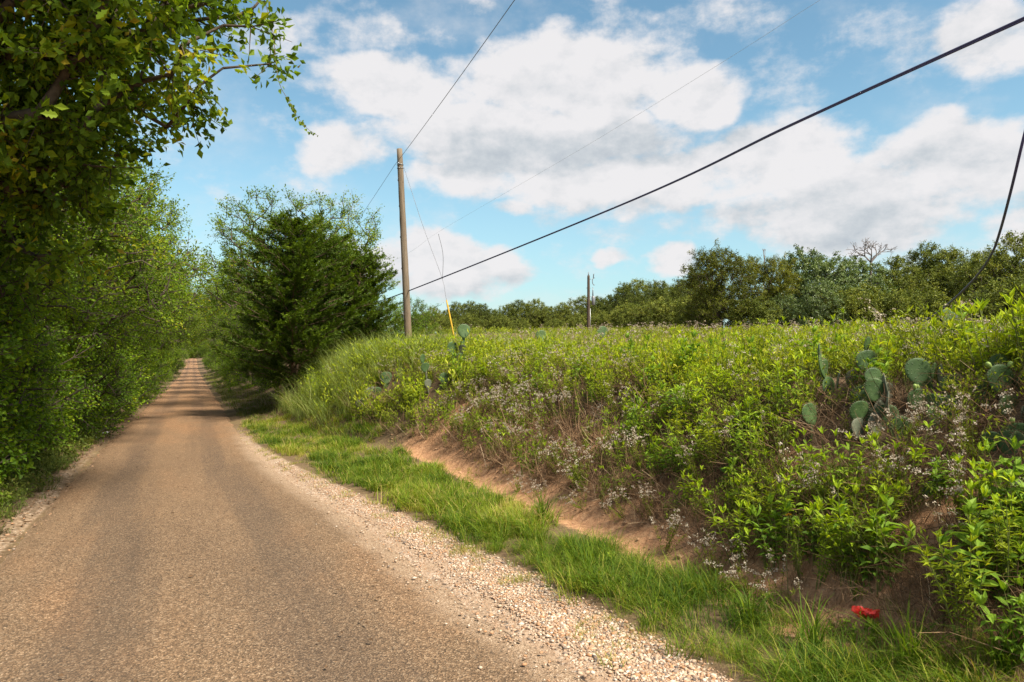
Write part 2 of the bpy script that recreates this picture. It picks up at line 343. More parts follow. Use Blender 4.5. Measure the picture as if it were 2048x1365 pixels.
def ground_mat():
    m_, t, b = newmat('soil'); geo = t.add('ShaderNodeNewGeometry').outputs['Position']
    n1 = t.noise(geo, 1.1, 6, .6); n2 = t.noise(geo, 14., 6, .65); n3 = t.noise(geo, 90., 4, .6)
    soil = t.ramp(t.m('ADD', t.m('MULTIPLY', n1, .5), t.m('MULTIPLY', n2, .5)), [(.3, (.07, .045, .028)), (.5, (.15, .10, .058)), (.7, (.21, .16, .075))])
    gv = t.add('ShaderNodeTexVoronoi'); gv.inputs['Scale'].default_value = 70.; t.l.new(geo, gv.inputs['Vector']); gs_ = t.add('ShaderNodeSeparateColor'); t.l.new(gv.outputs['Color'], gs_.inputs[0])
    sand = t.ramp(t.m('ADD', t.m('MULTIPLY', n2, .55), t.m('MULTIPLY', n3, .45)), [(.3, (.20, .13, .082)), (.5, (.34, .235, .158)), (.7, (.47, .345, .245))])
    peb = t.ramp(gs_.outputs[0], [(0., (.15, .10, .07)), (.3, (.30, .19, .12)), (.7, (.44, .32, .235)), (1., (.62, .53, .44))])
    sand = t.mix(t.ss(t.noise(geo, 2.2, 4, .6), .42, .6, .15, .8), sand, peb)
    clay = t.ramp(t.m('ADD', t.m('MULTIPLY', n2, .6), t.m('MULTIPLY', n3, .4)), [(.3, (0.1856, 0.0938, 0.0492)), (.5, (0.3994, 0.2138, 0.1152)), (.68, (0.5568, 0.3350, 0.1920))])
    litter = t.ramp(n3, [(.3, (.065, .042, .027)), (.55, (.17, .11, .066)), (.75, (.30, .21, .14))])
    e = t.m('MULTIPLY', t.m('SUBTRACT', n2, .5), .9)
    c = t.mix(t.ss(t.m('ADD', t.attr('litter'), e), .3, .7), soil, litter)
    c = t.mix(t.ss(t.m('ADD', t.attr('clay'), e), .3, .7), c, clay)
    c = t.mix(t.ss(t.m('ADD', t.attr('sand'), e), .3, .7), c, sand)
    t.set(b.inputs['Base Color'], c); b.inputs['Roughness'].default_value = .95; b.inputs['Specular IOR Level'].default_value = .12
    bp = t.add('ShaderNodeBump'); bp.inputs['Strength'].default_value = .8; bp.inputs['Distance'].default_value = .03
    t.set(bp.inputs['Height'], t.m('ADD', n2, t.m('MULTIPLY', n3, .4))); t.l.new(bp.outputs[0], b.inputs['Normal']); return m_
def road_mat():
    m_, t, b = newmat('chip_seal'); geo = t.add('ShaderNodeNewGeometry').outputs['Position']
    vo = t.add('ShaderNodeTexVoronoi'); vo.inputs['Scale'].default_value = 105.; t.l.new(geo, vo.inputs['Vector'])
    vf = t.add('ShaderNodeTexVoronoi'); vf.inputs['Scale'].default_value = 52.; t.l.new(geo, vf.inputs['Vector'])
    hs = t.add('ShaderNodeSeparateColor'); t.l.new(vo.outputs['Color'], hs.inputs[0])
    hf = t.add('ShaderNodeSeparateColor'); t.l.new(vf.outputs['Color'], hf.inputs[0])
    chip = t.ramp(hs.outputs[0], [(0., (0.0436, 0.0309, 0.0219)), (.35, (0.1208, 0.0767, 0.0449)), (.7, (0.2102, 0.1305, 0.0727)), (.9, (0.3354, 0.2141, 0.1245)), (1., (0.5367, 0.3903, 0.2571))])
    chip2 = t.ramp(hf.outputs[1], [(0., (0.0604, 0.0424, 0.0277)), (.5, (0.1476, 0.0927, 0.0542)), (.9, (0.2594, 0.1626, 0.0968)), (1., (0.4696, 0.3411, 0.2260))])
    c = t.mix(.38, chip, chip2)
    st = t.noise(t.vm('MULTIPLY', geo, (2.6, .10, 1.)), 1., 5, .6); big = t.noise(t.vm('MULTIPLY', geo, (.6, .22, 1.)), 1., 4, .6)
    tar = t.m('ADD', t.m('MULTIPLY', t.attr('track'), .95), t.m('MULTIPLY', t.m('SUBTRACT', st, .5), 2.3))
    c = t.mix(t.ss(tar, .15, .95, 0., .72), c, t.mix(.5, c, (.05, .040, .034), 'MIX'))
    c = t.mix(t.ss(big, .42, .72, 0., .5), c, t.mix(1., c, (.66, .66, .70), 'MULTIPLY'))
    red = t.ss(big, .5, .25, 0., .55)
    c = t.mix(red, c, t.mix(1., c, (1.3, 1.12, .98), 'MULTIPLY'))
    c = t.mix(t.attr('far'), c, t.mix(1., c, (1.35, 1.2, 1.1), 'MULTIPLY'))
    n2 = t.noise(geo, 9., 6, .65)
    dust = t.ss(t.m('ADD', t.attr('dust'), t.m('MULTIPLY', t.m('SUBTRACT', n2, .5), .8)), .25, .95, 0., .85)
    c = t.mix(dust, c, t.ramp(hs.outputs[2], [(0., (0.189, 0.121, 0.074)), (.6, (0.317, 0.216, 0.142)), (1., (0.513, 0.392, 0.284))]))
    t.set(b.inputs['Base Color'], c); b.inputs['Roughness'].default_value = .88; b.inputs['Specular IOR Level'].default_value = .22
    bp = t.add('ShaderNodeBump'); bp.inputs['Strength'].default_value = .65; bp.inputs['Distance'].default_value = .012
    t.set(bp.inputs['Height'], t.m('ADD', vo.outputs['Distance'], t.m('MULTIPLY', vf.outputs['Distance'], .8))); t.l.new(bp.outputs[0], b.inputs['Normal']); return m_
SOIL = ground_mat(); ROAD = road_mat()
def stone_mat():
    m_, t, b = newmat('gravel_stone')
    c = t.ramp(t.attr('tint'), [(0., (.11, .09, .08)), (.08, (.24, .18, .14)), (.25, (.38, .20, .10)), (.45, (.36, .23, .15)), (.75, (.44, .32, .23)), (1., (.60, .50, .41))])
    t.set(b.inputs['Base Color'], c); b.inputs['Roughness'].default_value = .8; b.inputs['Specular IOR Level'].default_value = .25; return m_
STONE = stone_mat()

# ------------------------------------------------------------------ ground and road
def axis(lo, hi, step, grow, far_lo, far_hi):
    a = list(np.arange(lo, hi + 1e-6, step)); s_ = step
    while a[-1] < far_hi: s_ *= grow; a.append(a[-1] + s_)
    s_ = step; b = []; x = lo
    while x > far_lo: s_ *= grow; x -= s_; b.append(x)
    return np.array(b[::-1] + a)
gx = axis(-4.5, 9., .15, 1.13, -1800, 1800); gy = axis(-1., 24., .22, 1.10, -400, 2200)
XX, YY = np.meshgrid(gx, gy); ZZ = H(XX, YY); nx, ny = len(gx), len(gy)
ii = (np.arange(ny - 1)[:, None] * nx + np.arange(nx - 1)[None]).ravel()
fade = 1 - .75 * sstep(YY, 13, 28)
sandA = sstep(XX, xr(YY) - .5, xr(YY)) * (1 - sstep(XX, xg(YY) - .12, xg(YY) + .22)) + .5 * sstep(-XX, -xl(YY) - .1, -xl(YY)) * (1 - sstep(-XX, -xl(YY) + .15, -xl(YY) + .6)) * (YY > 3)
s_toe = (XX - xt(YY))
clayA = np.where((XX > 2.5) & (XX < 9) & (YY < 17), sstep(s_toe, -.42, -.08) * (1 - sstep(s_toe, .7, 1.6)), 0) * (1 - sstep(YY, 13.0, 15.5))
litA = np.where(XX < -2.2, 1., 0.) + np.where((XX > 2.5) & (YY > 23), .9, 0.) + .75 * sstep(s_toe, 1., 2.) * (XX < 12)
gm = mesh('ground', np.stack([XX.ravel(), YY.ravel(), ZZ.ravel()], 1), np.stack([ii, ii + 1, ii + nx + 1, ii + nx], 1), SOIL, smooth=True,
          attrs={'sand': (sandA * fade).ravel(), 'clay': clayA.ravel(), 'litter': np.clip(litA, 0, 1).ravel()})
tag(obj('ground', gm), kind='structure')
ry = axis(-12., 30., .2, 1.04, -60, 330.); nu = 25; uu = np.linspace(0, 1, nu)
U_, Y_ = np.meshgrid(uu, ry)
el_ = xl(Y_) + (vnoise(Y_ * 0, Y_, .5, 1) - .5) * .16 + (vnoise(Y_ * 0, Y_, .17, 2) - .5) * .09; er_ = xr(Y_) + (vnoise(Y_ * 0, Y_, .6, 4) - .5) * .16 + (vnoise(Y_ * 0, Y_, .2, 5) - .5) * .06
X_ = el_ + (er_ - el_) * U_; c_ = (X_ - (el_ + er_) / 2) / 2.
Z_ = rz(Y_) + .035 - .045 * c_ ** 2 + (vnoise(X_, Y_, .9, 7) - .5) * .012 - .02 * np.exp(-((np.abs(c_) - .42) / .16) ** 2)
edge = (U_ < .001) | (U_ > .999); Z_ = np.where(edge, rz(Y_) - .09, Z_)
ii = (np.arange(len(ry) - 1)[:, None] * nu + np.arange(nu - 1)[None]).ravel()
trk = np.exp(-((c_ + .40) / .20) ** 2) + np.exp(-((c_ - .36) / .20) ** 2)
dst = (sstep(X_, er_ - .75, er_ - .05) * 1.0 + .7 * sstep(-X_, -el_ - .3, -el_)) * (1 - .7 * sstep(Y_, 13, 28))
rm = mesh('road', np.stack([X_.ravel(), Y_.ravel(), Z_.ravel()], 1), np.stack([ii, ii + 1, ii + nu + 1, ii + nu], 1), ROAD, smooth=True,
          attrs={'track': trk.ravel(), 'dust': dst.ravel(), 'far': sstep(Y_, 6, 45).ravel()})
tag(obj('road', rm), kind='structure')

# ------------------------------------------------------------------ tree builders
def skeleton(rng, trunk, clumps, r0, rmin=.012):
    """joins every clump centre to the nearest lower node of a growing tree; returns tubes"""
    nodes = [np.array(p, float) for p in trunk]; par = [-1] + list(range(len(trunk) - 1))
    c0 = nodes[-1]; order = np.argsort(np.linalg.norm(clumps - c0, axis=1) + .25 * np.linalg.norm((clumps - nodes[0])[:, :2], axis=1))
    arr = np.array(nodes)
    for k in order:
        c = clumps[k]; d = np.linalg.norm(arr - c, axis=1) + 1.2 * np.maximum(arr[:, 2] - c[2], 0); d[0] += 3
        j = int(np.argmin(d)); L = np.linalg.norm(c - arr[j])
        if L > .6:
            mid = arr[j] * .5 + c * .5 + rng.normal(size=3) * L * .09 + np.array([0, 0, .05 * L]); arr = np.vstack([arr, mid]); par.append(j); j = len(arr) - 1
        arr = np.vstack([arr, c]); par.append(j)
    cnt = np.ones(len(arr))
    for k in range(len(arr) - 1, 0, -1): cnt[par[k]] += cnt[k]
    par = np.array(par); idx = np.arange(1, len(arr)); r = np.maximum(r0 * (cnt / cnt[0]) ** .48, rmin)
    pr = np.minimum(r[par[idx]], r[idx] * 1.5)
    return arr[par[idx]], arr[idx], pr, r[idx] * .92
def broad(name, seed, trunk, r0, ells, nclump, crad, nleaf, ll, lw, leafm, barkm, shell=.55, up=.35, six=False, ntw=5, tspread=.17, droop=.15, sides=6, keep=None, tintb=.48):
    rng = np.random.default_rng(seed); ells = np.array(ells, float)
    vol = ells[:, 3] * ells[:, 4] * ells[:, 5]; k = rng.choice(len(ells), nclump, p=vol ** .8 / (vol ** .8).sum())
    d = norm(rnd3(rng, nclump)); rad = 1 - (1 - shell) * rng.random(nclump) ** 1.4 - .25 * (rng.random(nclump) < .25) * rng.random(nclump)
    rad *= .82 + .36 * rng.random(nclump)
    C = ells[k, :3] + d * rad[:, None] * ells[k, 3:6]
    if keep is not None: s_ = keep(C); C = C[s_]; d = d[s_]
    n = len(C)
    A, B, ra, rb = skeleton(rng, trunk, C, r0)
    g = G(); g.add(*tubes(A, B, ra, rb, sides)); wood = g
    o = norm(d + np.array([0, 0, up]))
    T = norm(o[:, None] + rng.normal(size=(n, ntw, 3)) * .75); TL = crad * rng.uniform(.6, 1.5, (n, ntw))
    e = (C[:, None] + T * TL[..., None]).reshape(-1, 3); b0 = np.repeat(C, ntw, 0); wood.add(*tubes(b0, e, .009, .003, 3))
    m_ = nleaf // ntw; t_ = rng.uniform(.12, 1.08, (n, ntw, m_))
    P = C[:, None, None] + T[:, :, None] * (TL[..., None] * t_)[..., None] + rng.normal(size=(n, ntw, m_, 3)) * crad * .17
    D_ = norm(T[:, :, None] * .7 + rng.normal(size=P.shape) * .75 + np.array([0, 0, -droop]))
    N_ = norm(rng.normal(size=P.shape) * .6 + np.array([0, 0, .5]) + o[:, None, None] * .6)
    P, D_, N_ = (a.reshape(-1, 3) for a in (P, D_, N_))
    sz = rng.uniform(.65, 1.25, len(P))
    v, f, kk = leaves(P, D_, N_, ll * sz, lw * sz, six=six)
    tint = np.repeat(tintb + rng.normal(size=n) * .13, ntw * m_) + rng.normal(size=len(P)) * tspread
    g2 = G(); g2.add(v, f, np.clip(np.repeat(tint, kk), 0, 1))
    return wood.mesh(name + '_wood', barkm, True), g2.mesh(name + '_leaves', leafm), (P, D_, N_, ll * sz, lw * sz)
def cedar(name, seed, Ht, R, nb=120, low=.4, lean=0., nl=40, plume=.42):
    rng = np.random.default_rng(seed); A = []; B = []; ra = []; rb = []; pl = []; pd = []; ph = []
    tz = np.linspace(0, Ht * .97, 12); tx = np.cumsum(rng.normal(size=(12, 2)) * .05, 0); trunk = np.c_[tx, tz]
    for i in range(11): A.append(trunk[i]); B.append(trunk[i + 1]); ra.append(.17 * (1 - i / 11.5) + .02); rb.append(.17 * (1 - (i + 1) / 11.5) + .02)
    az = rng.uniform(0, 6.28)
    for i in range(nb):
        h = low + (Ht - low) * (i / nb) ** .92; az += 2.4 + rng.normal() * .4
        prof = R * (1 - (h / Ht) ** 2.2) ** .7 * (.75 + .45 * rng.random()) * (.6 + .4 * min(1, h / (.22 * Ht))) + .12
        p0 = np.array([np.interp(h, tz, trunk[:, 0]), np.interp(h, tz, trunk[:, 1]), h]); dirn = np.array([math.cos(az), math.sin(az), 0])
        rise = rng.uniform(.05, .5) + .5 * (h / Ht) ** 2; ns = max(2, int(prof / .45)); prev = p0
        for k in range(1, ns + 1):
            s_ = k / ns; p = p0 + dirn * prof * s_ + np.array([0, 0, rise * prof * s_ ** 1.4]) + rng.normal(size=3) * .05
            A.append(prev); B.append(p); ra.append(.022 * (1 - s_) + .009); rb.append(.022 * (1 - s_) + .006); 
            if s_ > .18:
                for _ in range(4):
                    q = prev + (p - prev) * rng.random(); sd_ = np.array([-dirn[1], dirn[0], 0]) * rng.choice([-1, 1]) * rng.uniform(.1, 1.)
                    pl.append(q); pd.append(norm(dirn * .8 + sd_ + np.array([0, 0, rng.uniform(.1, .9)]))); ph.append(rng.normal() * .1 + .16 * (s_ - .6))
            prev = p
    for _ in range(14): pl.append(trunk[-1] - np.array([0, 0, rng.random() * .9])); pd.append(norm(np.array([rng.normal() * .35, rng.normal() * .35, 1.]))); ph.append(.05)
    pl = np.array(pl); pd = np.array(pd); ph = np.array(ph); n = len(pl)
    wood = G(); wood.add(*tubes(A, B, np.array(ra), np.array(rb), 5))
    L = plume * rng.uniform(.7, 1.5, n); wood.add(*tubes(pl, pl + pd * L[:, None], .006, .002, 3))
    t_ = rng.random((n, nl)) ** .8; s_ = norm(rng.normal(size=(n, nl, 3))); s_ = s_ - (s_ * pd[:, None]).sum(-1, keepdims=True) * pd[:, None]
    P = pl[:, None] + pd[:, None] * (t_ * L[:, None])[..., None] + s_ * ((1 - t_) * .11 + .015)[..., None] * rng.random((n, nl, 1))
    D_ = norm(pd[:, None] + s_ * .75); N_ = norm(rng.normal(size=P.shape) * .5 + np.array([0, 0, .8]))
    P, D_, N_ = (a.reshape(-1, 3) for a in (P, D_, N_)); sz = rng.uniform(.7, 1.3, len(P))
    v, f, kk = leaves(P, D_, N_, .11 * sz, .038 * sz)
    tint = np.clip(np.repeat(.42 + ph, nl) + (t_.ravel() - .5) * .28 + rng.normal(size=len(P)) * .12, 0, 1)
    g2 = G(); g2.add(v, f, np.repeat(tint, kk))
    return wood.mesh(name + '_wood', CBARK, True), g2.mesh(name + '_leaves', CEDAR)
def plant_tree(name, meshes, x, y, s=1., rot=0., label=None, cat='tree', group=None, z=None, parts=('trunk', 'crown')):
    e = obj(name, None, None, (x, y, (hz1(x, y) if z is None else z) - .05), (0, 0, rot), s)
    tag(e, label, cat, group)
    obj(parts[0], meshes[0], e); c = obj(parts[1], meshes[1], e); c['kind'] = 'stuff'
    return e

OR = ['first', 'second', 'third', 'fourth', 'fifth', 'sixth', 'seventh', 'eighth', 'ninth', 'tenth', 'eleventh', 'twelfth', 'thirteenth', 'fourteenth', 'fifteenth',
      'sixteenth', 'seventeenth', 'eighteenth', 'nineteenth', 'twentieth', 'twenty-first', 'twenty-second', 'twenty-third', 'twenty-fourth', 'twenty-fifth', 'twenty-sixth', 'twenty-seventh', 'twenty-eighth', 'twenty-ninth', 'thirtieth']
MID = broad('mid_oak', 11, [(0, 0, 0), (.1, .05, 1.4), (.0, .2, 2.8), (.2, 0, 4.2)], .2, [(0, 0, 5.2, 3.4, 3.4, 2.6), (1.6, .6, 4.6, 2.4, 2.6, 1.6), (-1, -1, 6.4, 2.2, 2.2, 1.6)], 420, .42, 75, .085, .05, OAK, BARK)
MID2 = broad('mid_elm', 12, [(0, 0, 0), (-.1, .1, 1.6), (.2, .1, 3.2), (.1, 0, 5.)], .18, [(0, 0, 5.6, 2.8, 2.8, 3.2), (.8, -1.4, 4., 2., 2., 1.6), (-1.2, 1., 4.3, 2., 2., 1.8)], 420, .4, 75, .07, .04, HEDGE, BARK)
SHR = broad('shrub_a', 13, [(0, 0, 0), (.1, 0, .6), (0, .1, 1.4)], .09, [(0, 0, 1.7, 1.5, 1.7, 1.8), (.3, .3, .8, 1.6, 1.8, .9), (-.2, -.4, 2.9, 1.1, 1.2, 1.2)], 330, .3, 80, .062, .042, HEDGE, BARK, shell=.7)
SHR2 = broad('shrub_b', 14, [(0, 0, 0), (-.1, .1, .8), (.1, 0, 1.8)], .08, [(0, 0, 2.0, 1.4, 1.4, 2.2), (.4, -.5, 1.1, 1.5, 1.5, 1.1), (-.3, .5, 3.4, 1.0, 1.1, 1.1)], 330, .3, 80, .056, .034, HEDGE, BARK, shell=.7, tintb=.36)
VSH = broad('vine_shrub', 15, [(0, 0, 0), (.1, .1, .7), (0, 0, 1.6)], .07, [(0, 0, 1.4, 1.3, 1.3, 1.5), (.2, .2, .6, 1.4, 1.5, .7), (0, -.2, 2.5, 1., 1., 1.0)], 300, .27, 75, .075, .06, HEDGE, BARK, shell=.8, droop=.6, tintb=.55)
CED = cedar('tall_cedar', 21, 6.7, 2.8, 140, .4)
CED2 = cedar('bushy_cedar', 22, 5.2, 2.3, 105, .35)
LOAK = broad('live_oak', 31, [(0, 0, 0), (.2, .1, 1.2), (.1, -.2, 2.6)], .28, [(0, 0, 4.6, 3.8, 3.8, 2.6), (2.4, .5, 4., 2.4, 2.4, 1.8), (-2.3, -.5, 4.2, 2.4, 2.4, 1.9), (.3, 0, 6.4, 2.2, 2.2, 1.5), (0, 0, 2.4, 3., 3., 1.6)], 560, .46, 70, .15, .10, LIVEOAK, BARK, sides=5, shell=.6)
LOAK2 = broad('round_live_oak', 32, [(0, 0, 0), (-.2, .1, 1.2), (.1, -.2, 2.8)], .28, [(0, 0, 4.8, 3.2, 3.2, 3.0), (1.8, -1, 3., 2.4, 2.4, 2.0), (-1.9, .9, 3.3, 2.4, 2.4, 1.9), (-.6, 0, 7., 1.8, 1.8, 1.4)], 560, .45, 70, .15, .095, LIVEOAK, BARK, sides=5, shell=.6)
VINET = broad('vine_tree', 33, [(0, 0, 0), (.1, .1, 1.5), (0, 0, 3.2)], .22, [(0, 0, 3.8, 3.2, 3.2, 3.6), (1.7, .8, 2.2, 2.4, 2.4, 2.1), (-1.8, -.5, 2.6, 2.2, 2.2, 2.4), (.2, 0, 6.2, 1.9, 1.9, 1.4)], 560, .40, 70, .15, .11, VINEL, BARK, sides=5, shell=.75, droop=.5)
YTREE = broad('olive_oak', 34, [(0, 0, 0), (.3, 0, .9), (.1, .2, 2.2), (.3, 0, 3.6)], .2, [(0, 0, 4.4, 3., 3., 2.4), (1.4, 0, 5.4, 1.8, 1.8, 1.6), (-1.2, .4, 5.2, 1.9, 1.9, 1.8), (0, 0, 2.2, 3.1, 3.1, 1.5)], 480, .42, 80, .11, .07, YOAK, BARK, shell=.5)
BSH = broad('field_bush', 35, [(0, 0, 0), (.05, 0, .5), (0, .05, 1.1)], .07, [(0, 0, 1.6, 2.0, 2.0, 1.6), (.8, 0, 1.1, 1.6, 1.6, 1.1), (-.8, .3, 1.2, 1.5, 1.5, 1.2)], 280, .34, 70, .12, .08, LIVEOAK, BARK, sides=4, shell=.65, tintb=.52)

# the oak whose crown hangs over the road beside the camera
NEAR = broad('near_oak', 41, [(-5.4, 10.6, hz1(-5.4, 10.6) - .1), (-5.2, 10.5, 1.6), (-4.8, 10.3, 3.4), (-4.2, 10.2, 5.2)], .26,
             [(-1.5, 9.8, 7.0, 2.5, 2.6, 2.1), (-2.7, 11., 5.6, 2.1, 2.4, 1.6), (-3.7, 10.0, 6.7, 1.5, 2.2, 1.5), (-.7, 9.3, 6.9, 1.7, 1.8, 1.5), (-1.7, 10.6, 5.3, 1.6, 1.8, 1.15), (-1.9, 11.4, 4.6, 1.2, 1.6, .9), (-2.3, 12.2, 4.0, 1.3, 1.6, 1.0)],
             540, .42, 84, .125, .076, OAK, BARK, six=False, shell=.3, tspread=.2, keep=lambda C: (C[:, 1] > 5.5) & (C[:, 2] < 7.6), tintb=.47)
near = obj('oak_tree', None, None, (0, 0, 0)); tag(near, 'large oak reaching its leafy branches over the road, nearest the camera', 'tree')
obj('trunk', NEAR[0], near); o = obj('crown', NEAR[1], near); o['kind'] = 'stuff'

rows = []
def row(xs, side, grp):
    for i, (kind, ms, x, y, s, r) in enumerate(xs):
        nm, noun = {'oak': ('oak_tree', 'oak tree'), 'elm': ('elm_tree', 'slender leafy tree'), 'shrub': ('roadside_shrub', 'dense green shrub'), 'vine': ('viny_shrub', 'vine-draped shrub')}[kind]
        same = [j for j, q in enumerate(xs) if q[0] == kind]; k = same.index(i)
        plant_tree(nm, ms, x, y, s, r, f'{noun} on the {side} of the road, {OR[k]} of its kind', 'tree' if kind in ('oak', 'elm') else 'shrub', grp)
R_ = np.random.default_rng(77)
left = [('vine', VSH, -3.9, 11.2, .95, .3), ('vine', VSH, -3.9, 13.3, 1.1, 2.), ('shrub', SHR, -4.4, 12.3, 1.2, 1.), ('shrub', SHR2, -4.2, 15.4, 1.2, 2.2), ('vine', VSH, -4.0, 17.4, 1.05, 4.), ('shrub', SHR, -4.2, 19.6, 1.25, 3.),
        ('elm', MID2, -4.3, 13.8, .80, .9), ('oak', MID, -3.7, 18.6, .98, .1), ('elm', MID2, -3.9, 16.4, .86, 2.2), ('shrub', SHR2, -4.1, 22.5, 1.25, .4), ('elm', MID2, -3.6, 21.5, .95, 4.), ('shrub', SHR, -4.1, 25.8, 1.3, 5.), ('oak', MID, -3.9, 26., 1.1, 6.1), ('shrub', SHR2, -4., 29.5, 1.3, 1.4), ('elm', MID2, -3.7, 31., 1.12, 3.),
        ('shrub', SHR, -4.1, 33.5, 1.3, 2.5), ('oak', MID, -3.7, 38., 1.12, .2), ('shrub', SHR2, -4.1, 38.5, 1.3, 3.3), ('shrub', SHR, -4.1, 44., 1.35, .2), ('oak', MID, -3.6, 46., 1.12, .4), ('shrub', SHR2, -4.3, 51., 1.4, 1.2),
        ('oak', MID, -3.7, 56., 1.18, 6.2), ('shrub', SHR, -4.5, 60., 1.4, 2.), ('oak', MID, -3.9, 68., 1.25, .2), ('shrub', SHR2, -4.6, 71., 1.5, 4.), ('elm', MID2, -4.2, 82., 1.45, 2.), ('shrub', SHR, -4.6, 84., 1.5, 1.), ('shrub', SHR, -4.7, 102., 1.6, 5.),
        ('oak', MID, -4.2, 96., 1.5, .4), ('elm', MID2, -4.6, 120., 1.6, .4), ('shrub', SHR2, -4.9, 128., 1.8, .4), ('oak', MID, -4.8, 150., 1.7, 0.), ('shrub', SHR, -5.1, 160., 2., 3.), ('elm', MID2, -5.2, 195., 1.8, 1.), ('oak', MID, -5.5, 250., 1.8, .2), ('shrub', SHR2, -5.3, 230., 2.2, .2)]
right = [('oak', MID, 5.0, 36.5, 1.25, 2.9), ('shrub', SHR, 4.4, 33.5, 1.1, 1.), ('elm', MID2, 4.2, 45., .95, .2), ('shrub', SHR2, 4.1, 42., 1.25, 2.), ('shrub', SHR, 4.0, 51., 1.25, 3.), ('oak', MID, 4.2, 54., 1.08, 3.2), ('shrub', SHR, 4.2, 63., 1.3, 4.), ('oak', MID, 4.3, 66., 1.15, 3.),
         ('shrub', SHR2, 4.5, 80., 1.4, 4.), ('elm', MID2, 4.5, 80., 1.4, 3.), ('oak', MID, 4.6, 98., 1.45, 3.), ('shrub', SHR, 4.7, 108., 1.6, 2.), ('elm', MID2, 4.9, 122., 1.6, 1.), ('oak', MID, 4.9, 148., 1.65, 3.3), ('shrub', SHR2, 5.1, 140., 1.8, .4), ('shrub', SHR, 5.1, 178., 2., .4), ('oak', MID, 5.2, 195., 1.75, 2.9), ('oak', MID, 5.5, 250., 1.8, 3.1), ('shrub', SHR2, 5.3, 228., 2.2, 1.)]
row(left, 'left', 'trees and shrubs along the left roadside'); row(right, 'right', 'trees and shrubs along the right roadside')
# trees where the road goes over the far rise
for i, (x, y, s) in enumerate([(-9, 318, 2.), (-3, 330, 2.2), (3.5, 332, 2.1), (9, 320, 2.)]):
    plant_tree('oak_tree', MID if i % 2 else MID2, x, y, s, i * 1.3, f'distant tree beyond the far rise of the road, {OR[i]} from the left', 'tree', 'trees beyond the far rise')
for i, (x, y, s_) in enumerate([(-7, 312, 2.4), (-3.2, 322, 2.3), (.2, 326, 2.4), (3.6, 322, 2.3), (7.2, 312, 2.4)]):
    plant_tree('roadside_shrub', SHR if i % 2 else SHR2, x, y, s_, i, f'distant shrub closing the view at the far rise, {OR[i]} from the left', 'shrub', 'shrubs at the far rise')
# a second row behind the left hedge closes the sky behind it
for i, (x, y, s) in enumerate([(-8.5, 20, 1.15), (-8.2, 29, 1.2), (-8., 40, 1.3), (-8., 52, 1.4), (-8.5, 66, 1.5)]):
    plant_tree('oak_tree', MID if i % 2 else MID2, x, y, s, i * 1.7 + .5, f'tall tree behind the left roadside shrubs, {OR[i]} from the camera', 'tree', 'tall trees behind the left hedge')
plant_tree('cedar_tree', CED, 3.8, 27.8, (1.1, 1.1, .98), .4, 'tall dark cedar on the right roadside, its skirt over the road edge', 'tree', 'cedars by the pole')
plant_tree('cedar_tree', CED2, 6.3, 28.8, .92, 2., 'bushy green cedar between the tall cedar and the utility pole', 'tree', 'cedars by the pole')
plant_tree('field_bush', SHR, 8.2, 30.5, .85, 4., 'green shrub beside the foot of the leaning utility pole', 'shrub')
plant_tree('field_bush', SHR2, 10.4, 33., .8, 1., 'second green shrub just right of the leaning utility pole', 'shrub')
plant_tree('cedar_tree', CED, 5.6, 32.5, .95, 3., 'second tall cedar standing behind the roadside one', 'tree', 'cedars by the pole')

def far_tree(nm, ms, px, top, zc, h0, label, r=0., group='treeline beyond the field', cat='tree', wide=1.):
    p = at(px, top, zc); g_ = hz1(p[0], p[1]); s = (p[2] - g_) / h0
    return plant_tree(nm, ms, p[0], p[1], (s * wide, s * wide, s), r, label, cat, group)
ft = [(LOAK, 865, 612, 75, 8.2, 'low'), (LOAK2, 915, 603, 78, 8.6, 'round'), (LOAK, 965, 606, 95, 8.2, 'grey-green'), (LOAK2, 1012, 608, 122, 8.6, 'small far'), (LOAK, 1072, 597, 118, 8.2, 'wide'), (LOAK2, 1128, 604, 110, 8.6, 'round'),
      (LOAK, 1195, 592, 104, 8.2, 'broad'), (LOAK2, 1252, 566, 92, 8.6, 'tall'), (LOAK, 1318, 560, 84, 8.2, 'spreading'), (LOAK2, 1372, 556, 74, 8.6, 'dark')]
for i, (px, top, zc) in enumerate([(890, 620, 84), (940, 602, 100), (990, 618, 116), (1042, 599, 124), (1100, 612, 118), (1160, 592, 112), (1225, 588, 104), (1285, 558, 96), (1345, 568, 88), (1395, 545, 80)]):
    far_tree('live_oak_tree', (LOAK, LOAK2)[i % 2], px, top, zc, (8.2, 8.6)[i % 2], f'live oak at the back of the treeline, {OR[i]} from the near pole', i * 1.7 + .5, wide=1.25)
for i, (ms, px, top, zc, h0, adj) in enumerate(ft):
    far_tree('live_oak_tree', ms, px, top, zc, h0, f'{adj} live oak in the distant treeline, {OR[i]} to the right of the near pole', i * 1.1)
far_tree('oak_tree', YTREE, 1440, 492, 47, 7.2, 'olive-green oak standing forward of the treeline, left of the vine-covered trees', .6)
far_tree('oak_tree', YTREE, 1530, 510, 50, 7.2, 'smaller olive oak leaning against the forward oak', 2.6, wide=.9)
for i, (px, top, zc) in enumerate([(1600, 500, 56), (1662, 512, 54), (1712, 518, 58), (1640, 560, 46)]):
    far_tree('vine_covered_tree', VINET, px, top, zc, 7.7, f'pale vine-covered tree below the bare snag, {OR[i]} from the forward oak', i * 1.9)
